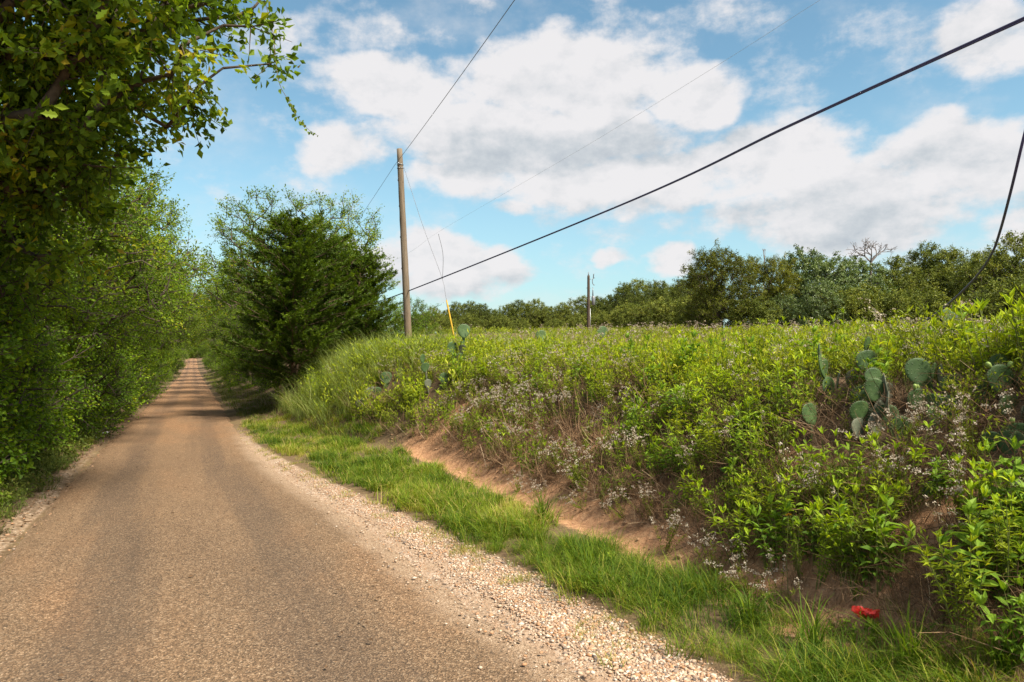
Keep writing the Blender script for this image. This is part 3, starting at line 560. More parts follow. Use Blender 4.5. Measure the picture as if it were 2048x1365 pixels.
for i, (ms, px, top, zc, h0, adj) in enumerate([(LOAK, 1790, 512, 60, 8.2, 'wide'), (LOAK2, 1850, 488, 64, 8.6, 'domed'), (LOAK, 1905, 494, 62, 8.2, 'flat-topped'), (LOAK2, 1965, 500, 58, 8.6, 'leaning'), (LOAK, 2035, 462, 50, 8.2, 'tall'), (LOAK2, 2130, 470, 48, 8.6, 'outermost'), (LOAK, 2260, 470, 50, 8.2, 'hidden')]):
    far_tree('live_oak_tree', ms, px, top, zc, h0, f'{adj} live oak in the treeline right of the bare snag, {OR[i]} from it', i * 1.3 + .4)
bs = [(845, 630, 60), (895, 636, 62), (945, 632, 66), (1000, 634, 80), (1040, 640, 84), (1110, 640, 84), (1165, 630, 78), (1215, 625, 72), (1262, 612, 66), (1310, 606, 62), (1352, 600, 56), (1395, 610, 50), (1500, 600, 46), (1565, 590, 48), (1690, 585, 47), (1735, 580, 48), (1780, 590, 47), (1835, 585, 50), (1960, 585, 46), (2010, 570, 42), (2070, 560, 42), (2180, 560, 42)]
for i, (px, top, zc) in enumerate(bs):
    far_tree('field_bush', VINET if i in (13, 18) else BSH, px, top, zc, 7.7 if i in (13, 18) else 3.0, f'bush along the foot of the treeline, {OR[i]} from the near pole', i * .9, 'bushes at the foot of the treeline', 'bush', 1.1)

def dead_tree(name, px, top, base, zc, label, seed, spread=1., levels=6):
    rng = np.random.default_rng(seed); p = at(px, base, zc); g_ = hz1(p[0], p[1]); hh = p[2] - g_; top_h = at(px, top, zc)[2] - p[2]
    A = []; B = []; ra = []; rb = []
    A.append((0, 0, 0)); B.append((.1, 0, hh)); ra.append(.13 * min(1, spread + .2)); rb.append(.10 * min(1, spread + .2))
    def grow(q, d, L, r, lv):
        e = q + d * L; A.append(q); B.append(e); ra.append(r); rb.append(r * .7)
        if lv == 0: return
        for k in range(rng.integers(2, 4)):
            nd = norm(d + rng.normal(size=3) * .55 * spread + np.array([0, 0, .12])); grow(e, nd, L * rng.uniform(.6, .85), r * .66, lv - 1)
    for k in range(4 if spread > .5 else 2):
        a = k * 1.6 + rng.random(); grow(np.array([.1, 0, hh]), norm(np.array([math.cos(a) * .75 * spread, math.sin(a) * .75 * spread, .9])), top_h * .34, .075 * min(1, spread + .25), levels - 1)
    e = obj(name, None, None, (p[0], p[1], g_ - .1)); tag(e, label, 'tree')
    g = G(); g.add(*tubes(A[:1], B[:1], np.array(ra[:1]), np.array(rb[:1]), 7)); obj('trunk', g.mesh('snag_trunk', GREYBARK, True), e)
    g = G(); g.add(*tubes(A[1:], B[1:], np.array(ra[1:]), np.array(rb[1:]), 5)); obj('branches', g.mesh('snag_branches', GREYBARK, True), e)
dead_tree('dead_tree', 1740, 474, 522, 58, 'bare grey dead tree spreading its branches above the treeline', 3)
dead_tree('dead_snag', 1527, 488, 515, 56, 'thin broken grey snag poking up beside the forward oak', 8, .25, 3)

# ------------------------------------------------------------------ utility poles and wires
PB = at(816, 660, 24.); PT = at(799, 298, 24.); gz = hz1(PB[0], PB[1])
ax = (PT - PB) / (PT[2] - PB[2]); PB = PB + ax * (gz - .3 - PB[2]); PL = float(np.linalg.norm(PT - PB)); axn = norm(PT - PB)
def pole_mesh(L, r0, r1, seed):
    rng = np.random.default_rng(seed); zz = np.linspace(0, L, 26); n = 14; a = np.arange(n) * 2 * np.pi / n; v = []
    for z in zz:
        r = r0 + (r1 - r0) * z / L; v.append(np.stack([np.cos(a) * r * (1 + rng.normal(size=n) * .02), np.sin(a) * r * (1 + rng.normal(size=n) * .02), np.full(n, z)], 1))
    v.append([[0, 0, L + .02]]); v = np.concatenate(v); f = []; i = np.arange(n); j = (i + 1) % n
    for k in range(25): o = k * n; f += [np.stack([i + o, j + o, j + o + n], 1), np.stack([i + o, j + o + n, i + o + n], 1)]
    f.append(np.stack([i + 25 * n, j + 25 * n, np.full(n, 26 * n)], 1)); return mesh('pole_shaft', v, np.concatenate(f), POLE, smooth=True)
pole = obj('utility_pole', None, None, PB); pole.rotation_euler = Vector(axn).to_track_quat('Z', 'Y').to_euler()
tag(pole, 'tall weathered wooden utility pole leaning slightly on top of the bank', 'pole')
obj('shaft', pole_mesh(PL, .135, .098, 1), pole)
def loc_tube(name, pts, r, mat, parent, sides=8, smooth=True):
    v, f = polytube(pts, r, sides); return obj(name, mesh(name, v, f, mat, smooth=smooth), parent)
zt = PL - .56
def ringpts(r, z, n=14): a = np.linspace(0, 2 * np.pi, n); return np.stack([np.cos(a) * r, np.sin(a) * r, np.full(n, z)], 1)
loc_tube('strap', ringpts(.112, zt), .012, STEEL, pole); loc_tube('strap', ringpts(.113, zt - .12), .008, STEEL, pole)
loc_tube('bolt', [(-.22, 0, zt), (.2, 0, zt)], .012, STEEL, pole, 6); loc_tube('insulator', [(-.19, 0, zt - .04), (-.19, 0, zt), (-.19, 0, zt + .05)], [.03, .042, .026], PORC, pole, 8)
loc_tube('clamp', [(.13, -.03, zt - .02), (.17, -.03, zt + .03), (.15, -.03, zt + .06)], [.02, .025, .012], STEEL, pole, 6)
loc_tube('cable_clamp', [(.10, -.12, 2.05), (.14, -.14, 2.05), (.18, -.14, 2.1)], .025, STEEL, pole, 6)
tagv = np.array([(x, y, z) for z in (1.86, 2.14) for x, y in ((-.02, -.130), (.07, -.130), (.07, -.136), (-.02, -.136))])
obj('plate', mesh('plate', tagv, [(0, 1, 5), (0, 5, 4), (1, 2, 6), (1, 6, 5), (2, 3, 7), (2, 7, 6), (3, 0, 4), (3, 4, 7), (4, 5, 6), (4, 6, 7), (0, 3, 2), (0, 2, 1)], STEEL), pole)
for k, (z, a) in enumerate([(PL - 1.1, -1.4), (PL - 2., -1.9), (PL - 3.1, -1.2), (PL - 4.2, -1.7), (PL - 5.1, -1.5)]):
    r = .135 - .037 * z / PL; loc_tube('knot', [(math.cos(a) * (r - .02), math.sin(a) * (r - .02), z), (math.cos(a) * (r + .012), math.sin(a) * (r + .012), z)], [.045, .03], BARK, pole, 7)

def span(A, B, sag, n=40):
    t = np.linspace(0, 1, n)[:, None]; p = np.asarray(A) * (1 - t) + np.asarray(B) * t; p[:, 2] -= (4 * sag * t * (1 - t))[:, 0]; return p
def wire(name, pts, r, mat, label, cat='wire', sides=6):
    o0 = np.array(pts[0]); v, f = polytube(np.asarray(pts) - o0, r, sides); o = obj(name, mesh(name, v, f, mat, smooth=True), None, o0); return tag(o, label, cat)
def on_pole(py): # point on the pole's axis at image row py
    t = (at(799, py, 24.)[2] - PB[2]) / axn[2]; return PB + axn * t
top_p = on_pole(332); cab_p = on_pole(582); thin_p = on_pole(510); side = np.array([-.2, .06, 0])
wire('overhead_wire', np.concatenate([span(at(670, 505, 41) + (at(670, 505, 41) - top_p) * 1.2, top_p + side, .25), ]), .007, THINW, 'thin wire running from the pole top down to the cedars')
m1 = at(1046, 0, 11.8); e1 = top_p + (m1 - top_p) * 3.0; e1[2] = 8.3
wire('overhead_wire', span(top_p + side, e1, (top_p[2] + (e1[2] - top_p[2]) / 3 - m1[2]) / (8 / 9)), .0075, THINW, 'thin wire climbing steeply from the pole top to the top of the picture')
ctrl = [at(745, 607, 36.), cab_p + np.array([.05, -.2, 0.]), at(1240, 411, 13.6), at(1585, 249, 8.7), at(2048, 38, 5.6)]
def smooth_path(c, n=24):
    c = [np.asarray(q, float) for q in c]; c = [2 * c[0] - c[1]] + c + [2 * c[-1] - c[-2]]; o = []
    for i in range(1, len(c) - 2):
        for t in np.linspace(0, 1, n, endpoint=False):
            o.append(.5 * (2 * c[i] + (c[i + 1] - c[i - 1]) * t + (2 * c[i - 1] - 5 * c[i] + 4 * c[i + 1] - c[i + 2]) * t * t + (3 * c[i] - c[i - 1] - 3 * c[i + 1] + c[i + 2]) * t ** 3))
    o.append(c[-2]); return np.array(o)
cp = smooth_path(ctrl); ext = cp[-1] + (cp[-1] - cp[-6]) * np.linspace(.3, 9, 12)[:, None]; cp = np.concatenate([cp, ext])
cable = obj('thick_cable', None, None, cp[0]); tag(cable, 'thick dark twin cable slanting from the pole to the upper right corner', 'cable')
wv = np.arange(len(cp)) * .9; tw = np.stack([np.zeros(len(cp)), np.cos(wv) * 0, np.full(len(cp), .0085)], 1)
loc_tube('strand', cp - cp[0] + tw, .0125, WIRE, cable, 8); loc_tube('strand', cp - cp[0] - tw, .0095, WIRE, cable, 8)
wire('drop_wire', smooth_path([at(690, 570, 36), at(715, 555, 33), thin_p + np.array([0, -.12, 0]), at(880, 462, 21), at(1150, 305, 14), at(1420, 140, 10), at(1640, 0, 8.2), at(1900, -160, 6.5)]), .0018, FAINT, 'faint thin wire crossing the pole at mid height')
anc = at(918, 668, 22.); anc[2] = hz1(anc[0], anc[1]) - .1; gtop = at(893, 600, 22.4)
guy = obj('guy_wire', None, None, anc); tag(guy, 'guy wire from the pole top to a yellow plastic guard in the weeds', 'guy wire')
gp = smooth_path([top_p + np.array([.12, -.05, -.05]), at(846, 452, 23.4), at(884, 556, 22.7), gtop, anc]); loc_tube('strand', gp - anc, .007, THINW, guy, 6)
loc_tube('strand', smooth_path([at(877, 468, 21), at(886, 510, 22), at(885, 558, 22.6)]) - anc, .006, THINW, guy, 6)
gd = span(gtop, anc + (gtop - anc) * .06, 0, 12); loc_tube('guard', gd - anc, np.r_[.018, np.full(11, .028)], YELLOW, guy, 10)
hp = smooth_path([at(2130, 10, 5.2), at(2085, 130, 5.1), at(2048, 272, 5.1), at(2022, 380, 5.4), at(2000, 462, 5.8), at(1982, 510, 6.1), at(1950, 556, 6.6), at(1900, 605, 7.4), at(1852, 641, 8.3), at(1812, 664, 9.3)])
dang = obj('hanging_cable', None, None, hp[-1]); tag(dang, 'loose black cable hanging from the upper right down into the weeds', 'cable')
loc_tube('sheath', hp - hp[-1], np.r_[np.full(len(hp) - 20, .0105), np.full(20, .006)], WIRE, dang, 8)
q = at(1826, 655, 8.95) - hp[-1]; loc_tube('red_tape', [q + (.02, .014, .015), q, q + (-.018, -.014, -.014)], [.012, .016, .012], REDT, dang, 8)
# far pole
fp = at(1177, 668, 60.); fz = hz1(fp[0], fp[1]); fL = at(1177, 551, 60.)[2] - fz
fpo = obj('utility_pole', None, None, (fp[0], fp[1], fz - .1)); tag(fpo, 'thin far utility pole carrying hardware in front of the treeline', 'pole')
fsm = pole_mesh(fL + .1, .15, .11, 2); fsm.materials[0] = DPOLE; obj('shaft', fsm, fpo); rx = np.array([CT, -ST, 0])
loc_tube('bracket', [-rx * .2 + (0, 0, fL - 1.), rx * .2 + (0, 0, fL - 1.)], .025, STEEL, fpo, 6); loc_tube('pin', [(0, 0, fL + .05), (0, 0, fL + .4)], [.05, .035], PORC, fpo, 7)
for z, o_ in ((fL - .15, .42), (fL - 1.7, .38)): loc_tube('standoff_arm', [rx * .08 + (0, 0, z - .1), rx * o_ + (0, 0, z)], .018, STEEL, fpo, 6)
a_ = np.linspace(-1.9, 1.9, 12); loc_tube('fuse_cutout', [rx * (.5 - .16 * math.cos(t)) + np.array([0, 0, fL - .42 + .36 * math.sin(t) * .9]) for t in a_], .035, PORC, fpo, 6)
loc_tube('arrester', [rx * .38 + (0, 0, fL - 1.7), rx * .38 + (0, 0, fL - .95)], [.055, .035], PORC, fpo, 7)
loc_tube('insulator', [rx * .42 + (0, 0, fL - .15), rx * .45 + (0, 0, fL + .2), rx * .5 + (0, 0, fL + .28)], [.03, .045, .02], PORC, fpo, 7)
loc_tube('transformer', [rx * .42 + (0, 0, fL - 2.5), rx * .42 + (0, 0, fL - 2.45), rx * .42 + (0, 0, fL - 1.75), rx * .42 + (0, 0, fL - 1.7)], [.1, .15, .15, .08], PORC, fpo, 10)
loc_tube('conduit', [rx * .17 + (0, 0, 0), rx * .15 + (0, 0, fL - 2.8)], .03, STEEL, fpo, 6)

# small white shed glimpsed behind the far cactus pad
sp = at(1908, 650, 47.); sz_ = hz1(sp[0], sp[1]); tz_ = at(1908, 624, 47.)[2] - sz_
shed = obj('white_shed', None, None, (sp[0], sp[1], sz_ - .05), (0, 0, -TH)); tag(shed, 'small white shed just showing above the weeds at the treeline', 'shed')
def boxv(x0, x1, y0, y1, z0, z1): return np.array([(x, y, z) for z in (z0, z1) for x, y in ((x0, y0), (x1, y0), (x1, y1), (x0, y1))])
BF = np.array([(0, 1, 5), (0, 5, 4), (1, 2, 6), (1, 6, 5), (2, 3, 7), (2, 7, 6), (3, 0, 4), (3, 4, 7), (4, 5, 6), (4, 6, 7), (0, 3, 2), (0, 2, 1)])
for k in range(7):
    x0 = -.72 + k * .206; obj('board', mesh('board', boxv(x0, x0 + .198, -.5, -.47 - .004 * (k % 2), 0, tz_ - .32), BF, SHEDW), shed)
obj('wall', mesh('shed_wall', boxv(-.715, .715, -.465, .6, 0, tz_ - .33), BF, SHEDW), shed)
rv = np.array([(-.85, -.65, tz_ - .36), (.85, -.65, tz_ - .36), (.85, 0, tz_), (-.85, 0, tz_), (.85, .75, tz_ - .36), (-.85, .75, tz_ - .36)]); rv = np.concatenate([rv, rv - (0, 0, .03)])
obj('roof', mesh('shed_roof', rv, [(0, 1, 2), (0, 2, 3), (3, 2, 4), (3, 4, 5), (6, 8, 7), (6, 9, 8), (9, 10, 8), (9, 11, 10), (0, 6, 7), (0, 7, 1), (4, 10, 11), (4, 11, 5), (1, 7, 8), (1, 8, 2), (2, 8, 10), (2, 10, 4), (0, 3, 9), (0, 9, 6), (3, 5, 11), (3, 11, 9)], TINR), shed)

# ------------------------------------------------------------------ prickly pears
def pad_mesh(seed, w_=.19, h=.25, th=.026):
    rng = np.random.default_rng(seed); nu_, nv = 18, 11; v = []
    sk = rng.normal() * .05
    for i in range(nv + 1):
        t = i / nv; z = h * (1 - math.cos(math.pi * t)) / 2; zz = z / h
        ww = w_ / 2 * math.sqrt(max(0, 1 - (2 * zz - 1) ** 2)) * (.62 + .52 * zz ** .8) * 1.02; tt = th / 2 * (math.sqrt(max(0, 1 - (2 * zz - 1) ** 2)) ** .5) * (1.35 - .5 * zz)
        for j in range(nu_):
            a = 2 * math.pi * j / nu_; v.append((math.cos(a) * ww + sk * z, math.sin(a) * tt + .012 * math.sin(zz * 3), z))
    f = []
    for i in range(nv):
        for j in range(nu_):
            a, b, c, d = i * nu_ + j, i * nu_ + (j + 1) % nu_, (i + 1) * nu_ + (j + 1) % nu_, (i + 1) * nu_ + j; f += [(a, b, c), (a, c, d)]
    sv = []; 
    A, B = [], []
    for a in np.linspace(.12, math.pi - .12, 17):
        zz = .5 + .5 * math.sin(a) if True else 0
        ww = w_ / 2 * math.sqrt(max(0, 1 - (2 * zz - 1) ** 2)) * (.62 + .52 * zz ** .8); x = math.copysign(ww, math.cos(a)); p = np.array([x + sk * zz * h, 0, zz * h * .998])
        for _ in range(3): A.append(p); B.append(p + norm(np.array([math.cos(a) * .8, rng.normal() * .6, math.sin(a) * .8]) + rng.normal(size=3) * .3) * rng.uniform(.012, .024))
    for _ in range(13):
        zz = rng.uniform(.25, .9); x = rng.uniform(-.36, .36) * w_; s_ = rng.choice([-1, 1]); p = np.array([x + sk * zz * h, s_ * th * .35, zz * h])
        for _ in range(2): A.append(p); B.append(p + norm(np.array([rng.normal() * .5, s_ * 1., rng.normal() * .5])) * rng.uniform(.012, .026))
    tv, tf = tubes(A, B, .0009, .0003, 3)
    return np.array(v), np.array(f), tv, tf
PADS = []
for s_, (ww, hh) in enumerate([(.215, .225), (.205, .25), (.235, .235)]):
    v, f, tv, tf = pad_mesh(s_ + 1, ww, hh); PADS.append(([mesh('pad', v, f, m_, smooth=True) for m_ in (PAD, PADOLD, PADDEAD)], mesh('spines', tv, tf, SPINE), hh, ww))
bv, bf = polytube([(0, 0, 0), (0, 0, .008), (0, 0, .03), (0, 0, .045), (0, 0, .05)], [.008, .014, .019, .013, .004], 9); BUDM = mesh('bud', bv, bf, BUD, smooth=True)
def cactus(zc0, pads, label, group='prickly pears on the bank', extra=0):
    """pads: (px, py of the centre, height px, tilt deg, turn deg, age, buds, extra depth)"""
    low = max(pads, key=lambda p: p[1])
    for _ in range(60):                    # stand it where the bank is high enough to carry its lowest pad
        f_ = at(low[0], low[1] + low[2] * .5, zc0 + low[7])
        if f_[2] < hz1(f_[0], f_[1]) + .12: break
        zc0 += .06
    rx_ = np.random.default_rng(len(label) * 7 + extra); pads = list(pads); xs_ = [p[0] for p in pads]; ys_ = [p[1] for p in pads]
    for _ in range(extra):
        ex, ey, eh = rx_.uniform(min(xs_) - 16, max(xs_) + 16), rx_.uniform(np.mean(ys_) - 8, max(ys_) + 22), rx_.uniform(38, 50); hp_ = hit(ex, ey + eh * .42)   # younger pads growing out of the slope around it
        pads.append((ex, ey, eh, rx_.normal() * 15, rx_.normal() * 34, int(rx_.random() < .25), int(rx_.random() < .15), hp_[0] * ST + hp_[1] * CT - zc0))
    pts = [at(p[0], p[1], zc0 + p[7]) for p in pads]; cx_, cy_ = np.mean([p[0] for p in pts]), np.mean([p[1] for p in pts]); g0 = hz1(cx_, cy_)
    e = obj('prickly_pear', None, None, (cx_, cy_, g0 - .02)); tag(e, label, 'cactus', group); base = np.array([cx_, cy_, g0 - .02])
    def put(p, hgt, tilt, turn, age, buds, k):
        ms, sp_, hh, ww = PADS[k % 3]; s_ = hgt / hh
        o = obj('pad', ms[age], e, p - base, (math.radians(4 * ((k * 7) % 5 - 2)), math.radians(tilt), -TH + math.radians(turn)), s_); o.rotation_mode = 'XYZ'
        obj('spines', sp_, o)['kind'] = 'stuff'
        for b in range(buds):
            a = math.radians([125, 58, 90][b % 3] if buds > 1 else 95); zz = .5 + .48 * math.sin(a); wb = ww / 2 * math.sqrt(max(0, 1 - (2 * zz - 1) ** 2)) * (.62 + .52 * zz ** .8)
            obj('bud', BUDM, o, (math.copysign(wb, math.cos(a)) * .98, 0, zz * hh * .985), (0, math.radians(90) - a, 0))
    for k, (p, q) in enumerate(zip(pts, pads)):
        hgt = q[2] * 1.12 / FPX * (zc0 + q[7]); tl = math.radians(q[3]); foot = p - np.array([math.sin(tl) * CT, -math.sin(tl) * ST, math.cos(tl)]) * hgt * .5
        put(foot, hgt, q[3], q[4], q[5], q[6], k)
        j = 0; cur = foot.copy()
        while cur[2] > hz1(cur[0], cur[1]) + .02 and j < 4:     # older pads that carry it, down to the soil
            near_other = [o_ for m_, o_ in enumerate(pts) if m_ != k and np.linalg.norm((o_ - cur)[:2]) < .09 and abs(o_[2] - cur[2]) < .13 and o_[2] < p[2]]
            if near_other: break
            dx = (base[:2] - cur[:2]) * .22; cur = cur - np.array([-dx[0], -dx[1], .19]); put(cur, .225, -q[3] * .3 + 6 * (-1) ** k, q[4] + 35 * (-1) ** (k + j), 0 if j == 0 else 1, 0, k + j + 1); j += 1
    return base
CACT = []
CACT.append(cactus(6.6, [(1646, 732, 46, -6, 62, 0, 0, 0), (1721, 724, 38, 3, 40, 0, 0, .3), (1676, 760, 33, 4, 66, 1, 0, -.1), (1640, 706, 34, -4, 70, 0, 0, .3)], 'slender-padded prickly pear left of the big cactus clump', extra=4))
CACT.append(cactus(5.7, [(1623, 829, 43, -6, 28, 0, 0, 0)], 'single low prickly pear pad tilting in the leafy weeds'))
CACT.append(cactus(6.0, [(1750, 757, 40, 2, 12, 0, 0, .15), (1748, 780, 43, 4, -8, 0, 0, 0), (1714, 823, 40, -3, 10, 0, 0, 0), (1719, 857, 38, 3, 25, 1, 0, -.05), (1761, 823, 42, 10, 20, 1, 0, 0), (1784, 774, 48, 14, 68, 1, 0, 0), (1771, 806, 42, -16, 62, 1, 0, -.1), (1733, 690, 30, 3, 40, 0, 0, .7)], 'many-padded prickly pear with two round pads overlapping in its middle', extra=7))
CACT.append(cactus(6.0, [(1838, 743, 50, 4, -4, 0, 0, 0), (1885, 752, 42, 5, 70, 1, 0, 0), (1866, 742, 30, 8, 45, 0, 0, .2), (1843, 803, 44, 5, 20, 0, 1, -.1), (1917, 834, 60, -18, 58, 0, 0, -.3), (1778, 770, 34, 18, 30, 1, 0, .4)], 'prickly pear with one large upright squarish pad', extra=6))
CACT.append(cactus(5.4, [(2006, 759, 56, 0, 5, 0, 2, 0), (1996, 728, 36, 4, -15, 0, 0, .25), (2050, 764, 46, 4, 10, 0, 0, .05), (2023, 819, 54, 8, 14, 0, 0, -.15), (1998, 872, 34, 55, 24, 2, 0, -.2), (2060, 850, 50, -10, 30, 0, 0, -.1), (1975, 800, 44, -20, 30, 0, 0, .1)], 'big round-padded prickly pear carrying two green buds at the picture edge', extra=7))
CACT.append(cactus(9.2, [(1899, 634, 32, 4, 12, 0, 0, 0), (1885, 640, 26, -14, 20, 0, 0, .1)], 'lone prickly pear on the skyline below the hanging cable'))
CACT.append(cactus(4.9, [(1890, 940, 34, 22, 55, 0, 0, 0), (1868, 955, 18, -10, 30, 0, 1, 0)], 'small prickly pear low on the slope under the others'))
CACT.append(cactus(17.0, [(928, 662, 26, 2, 15, 0, 0, 0), (905, 697, 25, -6, 30, 0, 0, .1), (917, 720, 26, 4, 30, 0, 0, 0)], 'tall prickly pear at the foot of the yellow guy guard'))
CACT.append(cactus(15.0, [(772, 756, 23, -4, 10, 0, 0, 0), (811, 748, 22, 5, 15, 0, 0, 0), (794, 776, 26, 0, 24, 0, 0, -.1), (800, 752, 24, 6, 70, 0, 0, 0), (755, 787, 24, -12, 20, 0, 0, 0), (742, 786, 22, -22, 30, 1, 0, 0), (722, 808, 22, 3, 30, 1, 0, -.2)], 'prickly pear clump at the edge of the wispy tall grass'))
CACT.append(cactus(14.6, [(890, 757, 22, 3, 20, 0, 0, 0), (846, 718, 18, 4, 60, 0, 0, .4)], 'lone round prickly pear pad amid the green upper bank'))
CACT.append(cactus(21., [(1083, 672, 22, -3, 12, 0, 0, 0), (1206, 668, 22, 2, 24, 0, 0, 2.)][:1], 'small prickly pear on the skyline left of the far pole'))
CACT.append(cactus(23., [(1207, 664, 22, 2, 24, 0, 0, 0), (1198, 670, 18, -12, 30, 0, 0, 0)], 'small prickly pear on the skyline right of the far pole'))
CACT = np.array(CACT)

# ------------------------------------------------------------------ weeds, grasses, flowers: patterns
def p_grass(seed, n, h, spread, bw, bend=.6, dry=.08, seg=3):
    rng = np.random.default_rng(seed); a = rng.uniform(0, 6.28, n); r = spread * np.sqrt(rng.random(n)); root = np.stack([np.cos(a) * r, np.sin(a) * r, np.zeros(n) - .01], 1)
    da = a + rng.normal(size=n) * 1.4; L = h * rng.uniform(.5, 1.15, n); b = bend * rng.uniform(.3, 1.3, n); dr = np.stack([np.cos(da), np.sin(da), np.zeros(n)], 1); sd_ = np.stack([-np.sin(da), np.cos(da), np.zeros(n)], 1)
    V = []
    for k in range(seg + 1):
        s_ = k / seg; c = root + dr * (L * b * s_ ** 1.8 * .8)[:, None] + np.array([0, 0, 1.]) * (L * (s_ - .42 * b * s_ ** 2.4))[:, None]
        ww = bw * (1 - s_) ** .6 * .5
        if k < seg: V += [c - sd_ * ww, c + sd_ * ww]
        else: V += [c]
    V = np.stack(V, 1); kk = V.shape[1]; f = []
    for k in range(seg - 1): o = 2 * k; f += [(o, o + 1, o + 3), (o, o + 3, o + 2)]
    f.append((2 * seg - 2, 2 * seg - 1, 2 * seg)); f = np.array(f)
    t = .42 + rng.normal(size=n) * .14; t[rng.random(n) < dry] = .95
    return V.reshape(-1, 3), (f[None] + (np.arange(n) * kk)[:, None, None]).reshape(-1, 3), np.clip(np.repeat(t, kk), 0, 1), np.zeros(n * len(f), int)
def p_leafy(seed, stems, h, per, ll, lw, lean=.35, six=False, up=.45, sides=3, collect=False):
    rng = np.random.default_rng(seed); g = G(); rec = []
    for s_ in range(stems):
        a = rng.uniform(0, 6.28); L = h * rng.uniform(.65, 1.1); ln = lean * rng.random(); top = np.array([math.cos(a) * ln * L, math.sin(a) * ln * L, L * (1 - .25 * ln)])
        b0 = np.array([math.cos(a), math.sin(a), 0]) * .04 * rng.random(); mid = b0 * .5 + top * .5 + np.array([0, 0, .06 * L])
        g.add(*tubes([b0 - (0, 0, .03), mid], [mid, top], np.array([.0045, .0035]), np.array([.0035, .0018]), sides), .4, 1)
        t_ = np.sort(rng.uniform(.22, 1., per)); t_[-5:] = 1.; n = per
        base = np.where(t_[:, None] < .5, b0 + (mid - b0) * (t_ * 2)[:, None], mid + (top - mid) * (t_ * 2 - 1)[:, None])
        fa = np.arange(n) * 2.4 + rng.normal(size=n) * .3; el_ = up + (t_ > .93) * .7 + rng.normal(size=n) * .25 - (1 - t_) * .5
        d = np.stack([np.cos(fa) * np.cos(el_), np.sin(fa) * np.cos(el_), np.sin(el_)], 1); nn = norm(np.array([0, 0, 1.]) + rng.normal(size=(n, 3)) * .3)
        sz = (.75 + .5 * rng.random(n)) * np.where(t_ > .97, .75, 1.) * (.6 + .5 * t_)
        v, f, kk = leaves(base, d, nn, ll * sz, lw * sz, six=six, curl=.16); g.add(v, f, np.clip(np.repeat(.36 + .3 * t_ + rng.normal(size=n) * .12, kk), 0, 1), 0)
        rec.append((base, d, nn, ll * sz, .36 + .3 * t_))
    return (g.arr(), rec) if collect else g.arr()
def p_fine(seed, n, h, r, ll, lw, nst=9):
    rng = np.random.default_rng(seed); g = G(); a = rng.uniform(0, 6.28, nst); e = np.stack([np.cos(a) * r * rng.random(nst), np.sin(a) * r * rng.random(nst), h * rng.uniform(.6, 1.1, nst)], 1)
    g.add(*tubes(e * .03 - (0, 0, .02), e, .003, .0012, 3), .4, 1)
    k = rng.integers(0, nst, n); t_ = rng.uniform(.25, 1.03, n) ** .8; P = e[k] * t_[:, None] + rng.normal(size=(n, 3)) * .035 * (h / .5)
    v, f, kk = leaves(P, rnd3(rng, n) * .7 + e[k] / h * .5 + (0, 0, .3), norm(rnd3(rng, n) * .5 + (0, 0, .9)), ll * rng.uniform(.6, 1.3, n), lw * rng.uniform(.7, 1.2, n))
    g.add(v, f, np.clip(np.repeat(.3 + .32 * t_ + rng.normal(size=n) * .13, kk), 0, 1), 0); return g.arr()
def p_dead(seed, n, h, r, rad=.0022):
    rng = np.random.default_rng(seed); g = G(); a = rng.uniform(0, 6.28, n); b0 = np.stack([np.cos(a), np.sin(a), np.zeros(n)], 1) * (r * .5 * rng.random(n))[:, None]
    d = norm(rng.normal(size=(n, 3)) * .75 + (0, 0, .75)); L = h * rng.uniform(.4, 1.2, n); m1_ = b0 + d * (L * .5)[:, None]; e = m1_ + norm(d + rng.normal(size=(n, 3)) * .45 - (0, 0, .25)) * (L * .5)[:, None]
    t = np.clip(.45 + rng.normal(size=n) * .22, 0, 1)
    v, f = tubes(b0, m1_, rad, rad * .8, 3); g.add(v, f, np.repeat(t, 6)); v, f = tubes(m1_, e, rad * .8, rad * .4, 3); g.add(v, f, np.repeat(t, 6))
    j = rng.integers(0, n, n); s0 = m1_[j]; v, f = tubes(s0, s0 + norm(rng.normal(size=(n, 3)) + (0, 0, .2)) * (h * .3), rad * .6, rad * .3, 3); g.add(v, f, .5); return g.arr()
def p_flower(seed, stems, h, heads, fl=10, fs=.009, lean=.5, leafn=14, dull=.0):
    rng = np.random.default_rng(seed); g = G()
    for s_ in range(stems):
        a = rng.uniform(0, 6.28); ln = lean * rng.random(); L = h * rng.uniform(.7, 1.1); top = np.array([math.cos(a) * ln * L, math.sin(a) * ln * L, L * (1 - .3 * ln)])
        g.add(*tubes([(0, 0, -.03)], [top], np.array([.003]), np.array([.0015]), 3), .4, 1)
        for k in range(heads):
            t_ = 1 - .35 * (k / heads) ** 1.3; p = top * t_; q = p + np.array([rng.normal() * .045, rng.normal() * .045, .02 + rng.random() * .06]) * (h / .6)
            g.add(*tubes([p - (0, 0, .03)], [q], np.array([.0015]), np.array([.001]), 3), .4, 1)
            c = q + rng.normal(size=(fl, 3)) * np.array([.014, .014, .008]); d = norm(rng.normal(size=(fl, 3)) * .8 + (0, 0, .7)); sz = fs * rng.uniform(.7, 1.5, fl)
            v, f, kk = leaves(c, d, norm(rnd3(rng, fl)), sz * 1.7, sz * 1.3, fold=.5); g.add(v, f, np.clip(np.repeat(.74 - dull + rng.normal(size=fl) * .2, kk), 0, 1), 2)
        t_ = rng.uniform(.15, .85, leafn); v, f, kk = leaves(top * t_[:, None], norm(rng.normal(size=(leafn, 3)) + (0, 0, .35)), norm(rnd3(rng, leafn) * .4 + (0, 0, 1)), .045 * rng.uniform(.6, 1.2, leafn), .011)
        g.add(v, f, np.clip(np.repeat(.4 + rng.normal(size=leafn) * .13, kk), 0, 1), 0)
    return g.arr()
